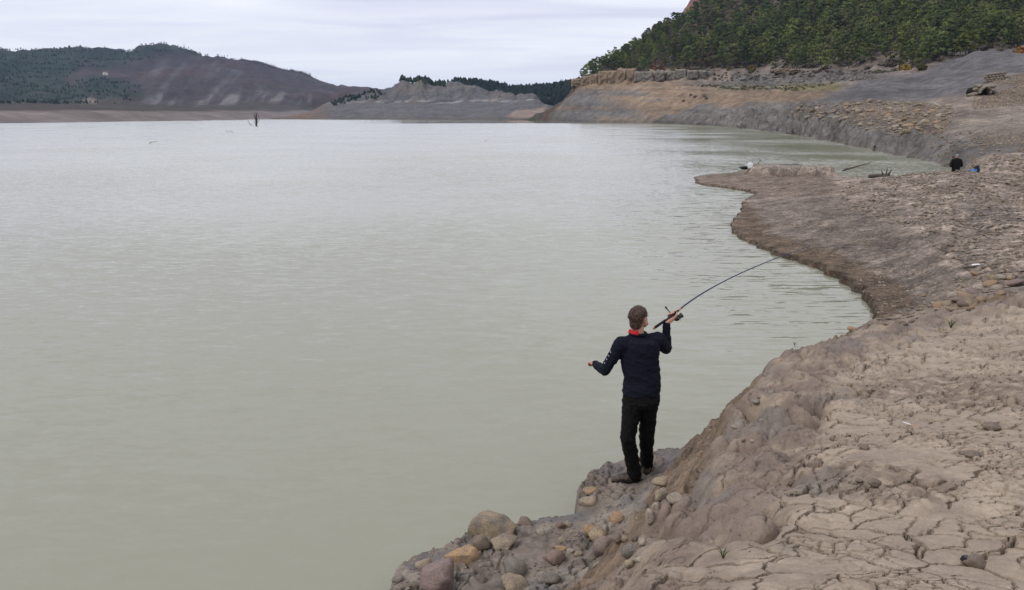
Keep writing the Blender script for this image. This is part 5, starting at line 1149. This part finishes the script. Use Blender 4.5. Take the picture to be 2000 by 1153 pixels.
MB().tube([rb + ax * .022 + (dn * math.cos(t) + lt * math.sin(t)) * .036 + ax * .028 * math.sin(t / 2) for t in np.linspace(-1.9, 1.9, 12)], .0022, 6).build('bail_wire', STEEL, rod, O)
hd = J(1303, 604.5, .26); hb = rb - lt * .03 if (hd - rb) @ lt < 0 else rb + lt * .03
MB().tube([rb, hb, hb * .45 + hd * .55, hd], [.006, .006, .005, .005], 6).build('crank', BLACKP, rod, O); MB().cone(hd - np.array([.004, 0, -.008]), hd + np.array([-.014, 0, .02]), .008, .010).build('crank_knob', BLACKP, rod, O)
for k in (36, 46, 55, 63, 70, 76, 80):
    k = min(k, n_ - 2); p = rodc[k]; tt_ = rodc[k + 1] - rodc[k - 1]; tt_ /= np.linalg.norm(tt_); d2 = dn - tt_ * (dn @ tt_); d2 /= np.linalg.norm(d2); l2 = np.cross(tt_, d2); R_ = .013 - .0001 * k
    gd = MB(); gd.tube([p + d2 * (R_ + .005) + (d2 * math.cos(t) + l2 * math.sin(t)) * R_ for t in np.linspace(0, 2 * math.pi, 13)], .0016, 5); gd.build('line_guide', STEEL, rod, O)
    MB().tube([p - tt_ * .012, p + tt_ * .012], .0062 - .00004 * k, 7).build('guide_wrap', COPPER if k < 60 else BLANK, rod, O)

# ------------------------------------------------------------------ second angler beyond the rise
PA = ground(1868, 331.5, 20, 60); adir = ray(1868, 320); pa = np.array([adir[0] * 48.0, adir[1] * 48.0, 0]); pa[2] = hnear(pa[0], pa[1])
top = zat(1868, 301.5, 48.0); Hh = top - pa[2]
man2 = empty('person', pa); tag(man2, 'distant angler in black coat and grey cap seen from behind the rise', 'person')
k_ = Hh / 1.7; q = lambda x, y, z: np.array([x, y, z]) * k_
b2 = MB(); b2.loft([(q(0, 0, .78), ex * .16 * k_, ey * .11 * k_), (q(0, 0, 1.05), ex * .15 * k_, ey * .1 * k_), (q(0, 0, 1.38), ex * .2 * k_, ey * .11 * k_), (q(0, 0, 1.46), ex * .08 * k_, ey * .08 * k_)]); b2.cone(q(0, 0, 1.4), q(0, .01, 1.55), .055 * k_, .055 * k_); b2.ball(q(0, .01, 1.585), np.array([.078, .095, .11]) * k_)
for sg in (-1, 1):
    b2.chain([q(.19 * sg, 0, 1.38), q(.27 * sg, .02, 1.12), q(.15 * sg, .24, 1.06)], [.055, .045, .035]); b2.chain([q(.09 * sg, 0, .82), q(.1 * sg, 0, .45), q(.11 * sg, 0, .06)], [.09, .065, .05]); b2.cone(q(.11 * sg, -.04, .05), q(.12 * sg, .14, .04), .05, .045)
    for f_ in range(4): b2.cone(q(.15 * sg - .012 * f_ * sg, .25, 1.06), q(.12 * sg - .018 * f_ * sg, .32 - .01 * f_, 1.04), .011, .009, 6)
    b2.cone(q(.14 * sg, .25, 1.07), q(.1 * sg, .27, 1.10), .012, .01, 6)
link('body', remeshed(b2, 'body', .014, 3), SKIN, man2)
c2 = MB(); c2.loft([(q(0, 0, .62), ex * .23 * k_, ey * .17 * k_), (q(0, 0, .95), ex * .21 * k_, ey * .15 * k_), (q(0, 0, 1.3), ex * .24 * k_, ey * .15 * k_), (q(0, 0, 1.43), ex * .19 * k_, ey * .12 * k_), (q(0, 0, 1.5), ex * .085 * k_, ey * .085 * k_)])
for sg in (-1, 1): c2.chain([q(.2 * sg, 0, 1.37), q(.29 * sg, .0, 1.1), q(.17 * sg, .22, 1.06)], [.085, .075, .06])
link('coat', remeshed(c2, 'coat', .018, 4), TROUSER, man2)
tr2 = MB()
for sg in (-1, 1): tr2.chain([q(.09 * sg, 0, .8), q(.1 * sg, 0, .45), q(.11 * sg, 0, .08)], [.11, .085, .075])
link('trousers', remeshed(tr2, 'trousers', .018, 3), TROUSER, man2)
CAPM = solid('grey_cap', (.22, .23, .26), .8, .2, .2, 20); cp_ = MB(); cp_.ball(q(0, .0, 1.63), np.array([.09, .108, .085]) * k_, 14, 9); cp_.box(q(0, .12, 1.62), np.array([.07, .06, .006]) * k_); cp_.build('cap', CAPM, man2)

# ------------------------------------------------------------------ things left on the shore
BLUE = solid('blue_plastic', (.03, .15, .45), .45, .5, .15, 8); DARKB = solid('dark_canvas', (.02, .022, .03), .8, .2, .2, 10)
pb = np.array([*(ray(1902, 327)[:2] * 43.4), 0]); pb[2] = hnear(pb[0], pb[1]) - .03
bk_ = empty('bucket', pb); tag(bk_, 'blue plastic bucket beside the distant angler', 'bucket')
MB().tube([(0, 0, 0), (0, 0, .02), (0, 0, .26), (0, 0, .262), (0, 0, .24)], [.10, .115, .145, .15, .135], 16).build('pail', BLUE, bk_); MB().tube([(.15 * math.cos(t), .02, .26 + .16 * math.sin(t)) for t in np.linspace(0, math.pi, 10)], .008, 6).build('handle', DARKB, bk_)
bg = empty('tackle_bag', pb + np.array([.24, .15, 0])); tag(bg, 'dark upright bag standing next to the blue bucket', 'bag')
m = MB(); m.loft([((0, 0, 0), ex * .11, ey * .09), ((0, 0, .2), ex * .13, ey * .1), ((0, 0, .38), ex * .1, ey * .06), ((0, 0, .42), ex * .03, ey * .03)]); m.build('sack', DARKB, bg); MB().tube([(.06 * math.cos(t), -.04, .38 + .09 * math.sin(t)) for t in np.linspace(0, math.pi, 8)], .01, 5).build('strap', DARKB, bg)
WPL = solid('white_plastic', (.72, .73, .72), .5, .5, .1, 6); pj = ground(1465, 330, 30, 58); jg = empty('jerrycan', pj); tag(jg, 'white plastic canister on the end of the spit', 'canister')
o = link('tank', block('tank', 5, (.15, .10, .19), 6, 3, .01), WPL, jg); o.location = (0, 0, .19); MB().tube([(-.09, 0, .36), (-.09, 0, .43), (.04, 0, .43), (.04, 0, .36)], .016, 6).build('handle', WPL, jg); MB().tube([(.1, 0, .36), (.1, 0, .42)], .03, 10).build('cap', BLUE, jg)
nb = empty('sack', pj + np.array([-.3, .1, -.02])); tag(nb, 'dark crumpled sack lying beside the white canister', 'sack'); me = boulder('cloth', 951, (.26, .16, .11), .2, .6, 3); o = link('cloth', me, DARKB, nb); o.location = (0, 0, .06); MB().tube([(-.22, 0, .08), (-.3, .02, .12), (-.34, 0, .08)], [.03, .045, .02], 7).build('neck', DARKB, nb)
# driftwood
DRIFT = solid('weathered_wood', (.085, .068, .055), .9, .2, .35, 9, .01)
def branch(name, pts, r0, label, cat, twigs=(), n=7):
    pts = [np.asarray(p, float) for p in pts]; o = pts[0]; e = empty(name, o); tag(e, label, cat); c = catmull(pts, 5); MB().tube(c, np.linspace(r0, r0 * .3, len(c)), n).build('stem', DRIFT, e, o)
    for t in twigs: t = catmull([np.asarray(p, float) for p in t], 4); MB().tube(t, np.linspace(r0 * .4, r0 * .1, len(t)), 5).build('twig', DRIFT, e, o)
    return e
def wpt(u, v, z=0.0): return atz(u, v, z)
a, b_ = wpt(1648, 334, .02), wpt(1655, 331); D0 = a[1]
branch('driftwood_branch', [aty(1645, 334.5, D0), aty(1657, 330, D0 + .1), aty(1672, 326, D0 + .2), aty(1686, 322, D0 + .3), aty(1701, 318.5, D0 + .4)], .07, 'long bare branch slanting out of the shallow inlet', 'branch', [[aty(1657, 330, D0 + .1), aty(1652, 328, D0), aty(1648, 331, D0)], [aty(1655, 331, D0), aty(1664, 334, D0 - .3)]])
lg = ground(1703, 347, 30, 58); l2 = ground(1742, 346.5, 30, 58)
branch('driftwood_log', [lg + (0, .3, .06), (lg + l2) / 2 + (0, .3, .08), l2 + (0, .3, .06)], .13, 'thick grey log stranded at the edge of the inlet', 'log', [[l2 + (-.3, .3, .1), l2 + (-.4, .3, .32)], [l2 + (-.15, .3, .1), l2 + (-.12, .3, .4)], [l2 + (-.05, .3, .1), l2 + (.12, .3, .36)]])
sg_ = ground(1676, 349, 30, 58); branch('twig_stem', [sg_, sg_ + (-.12, .1, .25)], .012, 'single dry twig poking up from the flat by the inlet', 'twig')
mt = ground(1530, 319, 30, 60); branch('driftwood_pole', [mt + (-.55, .25, .16), mt + (.3, .25, .2), mt + (1.3, .25, .19)], .05, 'dark pole lying along the top of the mud mound', 'branch')
rt = ground(1480, 322, 30, 60); branch('dry_root', [rt + (0, 0, .05), rt + (.15, 0, .25), rt + (-.05, 0, .4)], .025, 'curled dry root beside the white canister', 'branch', [[rt + (.15, 0, .25), rt + (.35, 0, .22)]])
# dead tree standing in the water, and snags near it
dt_ = wpt(500.5, 246); yd = dt_[1]; P_ = lambda u, v: aty(u, v, yd)
e = empty('dead_tree', dt_); tag(e, 'bare dead tree standing in the open water', 'tree')
DEAD = solid('dead_wood', (.035, .03, .03), .9, .2, .2, 4)
MB().tube([dt_ - ez * .4, P_(501, 240), P_(500.5, 228), P_(500, 217)], [.42, .36, .22, .05], 7).build('trunk', DEAD, e, dt_)
for pts in ([(500.5, 241), (498, 233), (496, 223)], [(501, 238), (504, 230), (505, 224)], [(500, 234), (497.5, 226), (497, 220)], [(500.6, 243), (497.5, 240), (496.5, 236)], [(501, 243), (505, 236), (508.5, 233)], [(500.3, 230), (502, 224), (503, 219)], [(500.8, 245), (502, 241), (503.5, 239)]):
    MB().tube(catmull([P_(*p) for p in pts], 3), np.linspace(.15, .04, 3 * (len(pts) - 1) + 1), 5).build('branch', DEAD, e, dt_)
def snag(pts, r0, label):
    y0 = wpt(*pts[0])[1]; c = catmull([aty(u, v, y0) for u, v in pts], 5); o = c[0]; e = empty('snag', o); tag(e, label, 'branch'); MB().tube(c, np.linspace(r0, r0 * .35, len(c)), 5).build('stem', DEAD, e, o)
    MB().tube([c[3], c[3] + (.1, 0, .12)], [r0 * .4, r0 * .15], 4).build('twig', DEAD, e, o)
snag([(492, 245.5), (488, 242), (485, 237), (483, 233)], .14, 'leaning snag right next to the dead tree'); snag([(292, 281), (296, 278), (307, 277)], .05, 'lone thin stick curving out of the open water')
snag([(447, 259), (443, 257), (440, 256)], .06, 'short stick of a pair in the water below the dead tree'); snag([(455, 259.5), (451, 256.5), (448, 255)], .06, 'longer stick of a pair in the water below the dead tree')
bd_ = wpt(948, 276); e = empty('water_bird', bd_); e.scale = (.6, .6, .6); tag(e, 'tiny white bird floating alone on the water', 'bird'); m = MB(); m.ball((0, 0, .12), (.34, .16, .15)); m.cone((.25, 0, .18), (.36, 0, .42), .09, .07); m.ball((.38, 0, .46), .1); m.cone((.44, 0, .45), (.55, 0, .42), .035, .015); m.cone((-.28, 0, .16), (-.48, 0, .22), .08, .03); link('body', remeshed(m, 'body', .03, 2), WPL, e)
# litter on the cracked mud
cg = ground(1774, 832); e = empty('cigarette', cg + (0, 0, .006)); e.rotation_euler = (0, .03, -.95); tag(e, 'cigarette butt lying on the cracked mud', 'cigarette'); MB().tube([(-.04, 0, 0), (.018, 0, 0)], .0042, 8).build('paper', WPL, e); MB().tube([(.018, 0, 0), (.042, 0, 0)], .0043, 8).build('filter', COPPER, e)
tg = ground(1882, 1101); e = empty('torn_packet', tg + (0, 0, .004)); e.rotation_euler = (.3, .2, .5); tag(e, 'small torn black and white packet against the mud lump', 'packet'); MB().box((0, 0, .011), (.016, .010, .011)).build('box', BLACKP, e, smooth=False); MB().box((.005, -.0115, .011), (.009, .0014, .008)).build('label_strip', WPL, e, smooth=False)
rg = ground(1905, 520, 8, 40); o = link('rag', boulder('rag', 977, (.11, .05, .022), .2, .9, 3), WPL); o.location = rg + (0, 0, .02); tag(o, 'crumpled white rag on the dark damp strand', 'rag')
GRN = leafmat('young_grass', (.05, .075, .02), (.11, .14, .04), 5)
for u, v, lab, s in ((1857, 642, 'lone green seedling on the far side of the bank', .13), (1412, 1092, 'tiny green seedling near the rim at the bottom of the bank', .05), (1552, 676, 'small dry sprig sticking up from the rim over the water', .07)):
    g = ground(u, v); e = empty('seedling', g); tag(e, lab, 'plant')
    for k in range(5):
        a = k * 1.3 + u; MB().tube([(0, 0, -.005), (.25 * s * math.cos(a), .25 * s * math.sin(a), .6 * s), (.6 * s * math.cos(a), .6 * s * math.sin(a), .9 * s)], [.03 * s, .05 * s, .008 * s], 4).build('leaf', GRN if 'dry' not in lab else DRIFT, e)
# ------------------------------------------------------------------ old culvert, walls, far structures
STONEW = stone_mat('old_masonry', (.17, .145, .115), (.30, .255, .20), .9); DARKS = solid('opening_shade', (.02, .018, .015), .95, .1)  # last one: near-black colour painted as the shade inside openings
cv = grounds(1921, 186, 100, 260, 300)[0]; e = empty('ruined_culvert', cv); tag(e, 'dark arched mouth of a ruined stone culvert in the rubble slope', 'ruin'); s = np.hypot(cv[0], cv[1]) / F
for k in range(11):
    t = math.pi * k / 10; m = boulder('stone', 960 + k, (3.2 * s, 9 * s, 2.4 * s), 0, .9, 2); o = link('stone', m, STONEW, e); o.location = (8.5 * s * math.cos(t), 0, 4 * s + 8.5 * s * math.sin(t)); o.rotation_euler = (0, -t + math.pi / 2, 0)
m = MB(); m.loft([((0, 2 * s, 5.0 * s), ex * 8 * s, ez * 8.5 * s), ((0, 40 * s, 5.0 * s), ex * 8 * s, ez * 8.5 * s)]); m.build('mouth_shade', DARKS, e)  # solid dark plug, shade inside the arch put into its colour
for k, (x, z) in enumerate(((-14, 2), (-19, 0), (-12, 9), (13, 8), (18, 5), (24, 3), (15, 14), (-9, 15))):
    o = link('stone', boulder('stone', 980 + k, (5 * s, 7 * s, 3.4 * s), k, .9, 2), STONEW, e); o.location = (x * s, 3 * s, z * s)
wl = grounds(1937, 160, 110, 300, 300)[0]; e = empty('ruined_wall', wl); tag(e, 'low broken wall of tan masonry above the culvert', 'ruin'); s = np.hypot(wl[0], wl[1]) / F
r_ = random.Random(4)
for row in range(4):
    for k in range(7 - row // 2):
        o = link('stone', block('stone', 1000 + row * 9 + k, (3.0 * s, 4 * s, 1.85 * s), 5, 2, .1), STONEW, e); o.location = ((-11 + k * 5.6 + (row % 2) * 2.4) * s, 0, (row * 3.6 + k * .7) * s)
PYL = solid('galvanised_steel', (.35, .36, .38), .5, .5, .1, 1)
def pylon(u, v0, v1, d, label, w):
    b0 = atd(u, v0, d); H = zat(u, v1, d) - b0[2]; e = empty('pylon', b0); tag(e, label, 'pylon')
    for sx_ in (-1, 1):
        for sy_ in (-1, 1): MB().tube([(w * sx_, w * sy_, -3), (w * .3 * sx_, w * .3 * sy_, H * .7), (0.1 * sx_, .1 * sy_, H)], [.4, .3, .2], 4).build('leg', PYL, e)
    for z in (.68, .8, .92): MB().tube([(-w * 1.3, 0, H * z), (w * 1.3, 0, H * z)], .22, 4).build('cross_arm', PYL, e)
pylon(1097, 172, 154, 1720, 'lattice pylon on the pine ridge in the saddle', 2.2); pylon(360, 96, 85.5, 3040, 'thin mast on the summit of the far mountain', 1.0)
hw = solid('white_render', (.7, .69, .66), .8); hr2 = solid('roof_tiles', (.3, .16, .11), .8); hp0 = atd(206, 146, 2450); e = empty('farmhouse', hp0); tag(e, 'tiny white house on the slope of the far mountain', 'house'); MB().box((0, 0, 2), (5, 4, 3)).build('wall', hw, e, smooth=False)
m = MB(); m.add([(-5.6, -4.6, 5.01), (5.6, -4.6, 5.01), (5.6, 4.6, 5.01), (-5.6, 4.6, 5.01), (-5.6, 0, 7.2), (5.6, 0, 7.2)], [(0, 1, 5, 4), (2, 3, 4, 5), (0, 4, 3), (1, 2, 5), (3, 2, 1, 0)]); m.build('roof', hr2, e, smooth=False); MB().box((0, -4.05, 1.2), (.8, .08, 1.6)).build('door', BARK, e, smooth=False); MB().box((3, -4.05, 2.6), (.7, .06, .7)).build('window', DARKS, e, smooth=False)

# ------------------------------------------------------------------ air
hz_m = bpy.data.materials.new('valley_haze'); hz_m.use_nodes = True; t = hz_m.node_tree; t.nodes.clear(); o_ = N(t, 'ShaderNodeOutputMaterial'); pv_ = N(t, 'ShaderNodeVolumePrincipled')
pv_.inputs['Color'].default_value = (.40, .62, 1.0, 1); pv_.inputs['Density'].default_value = 4.6e-5; pv_.inputs['Anisotropy'].default_value = .2; LK(t, pv_.outputs[0], o_.inputs['Volume'])
hb = MB().box((0, 4400, 172), (6200, 4800, 178)).build('haze', hz_m, smooth=False); tag(hb, 'thin bluish haze in the valley air', kind='stuff')
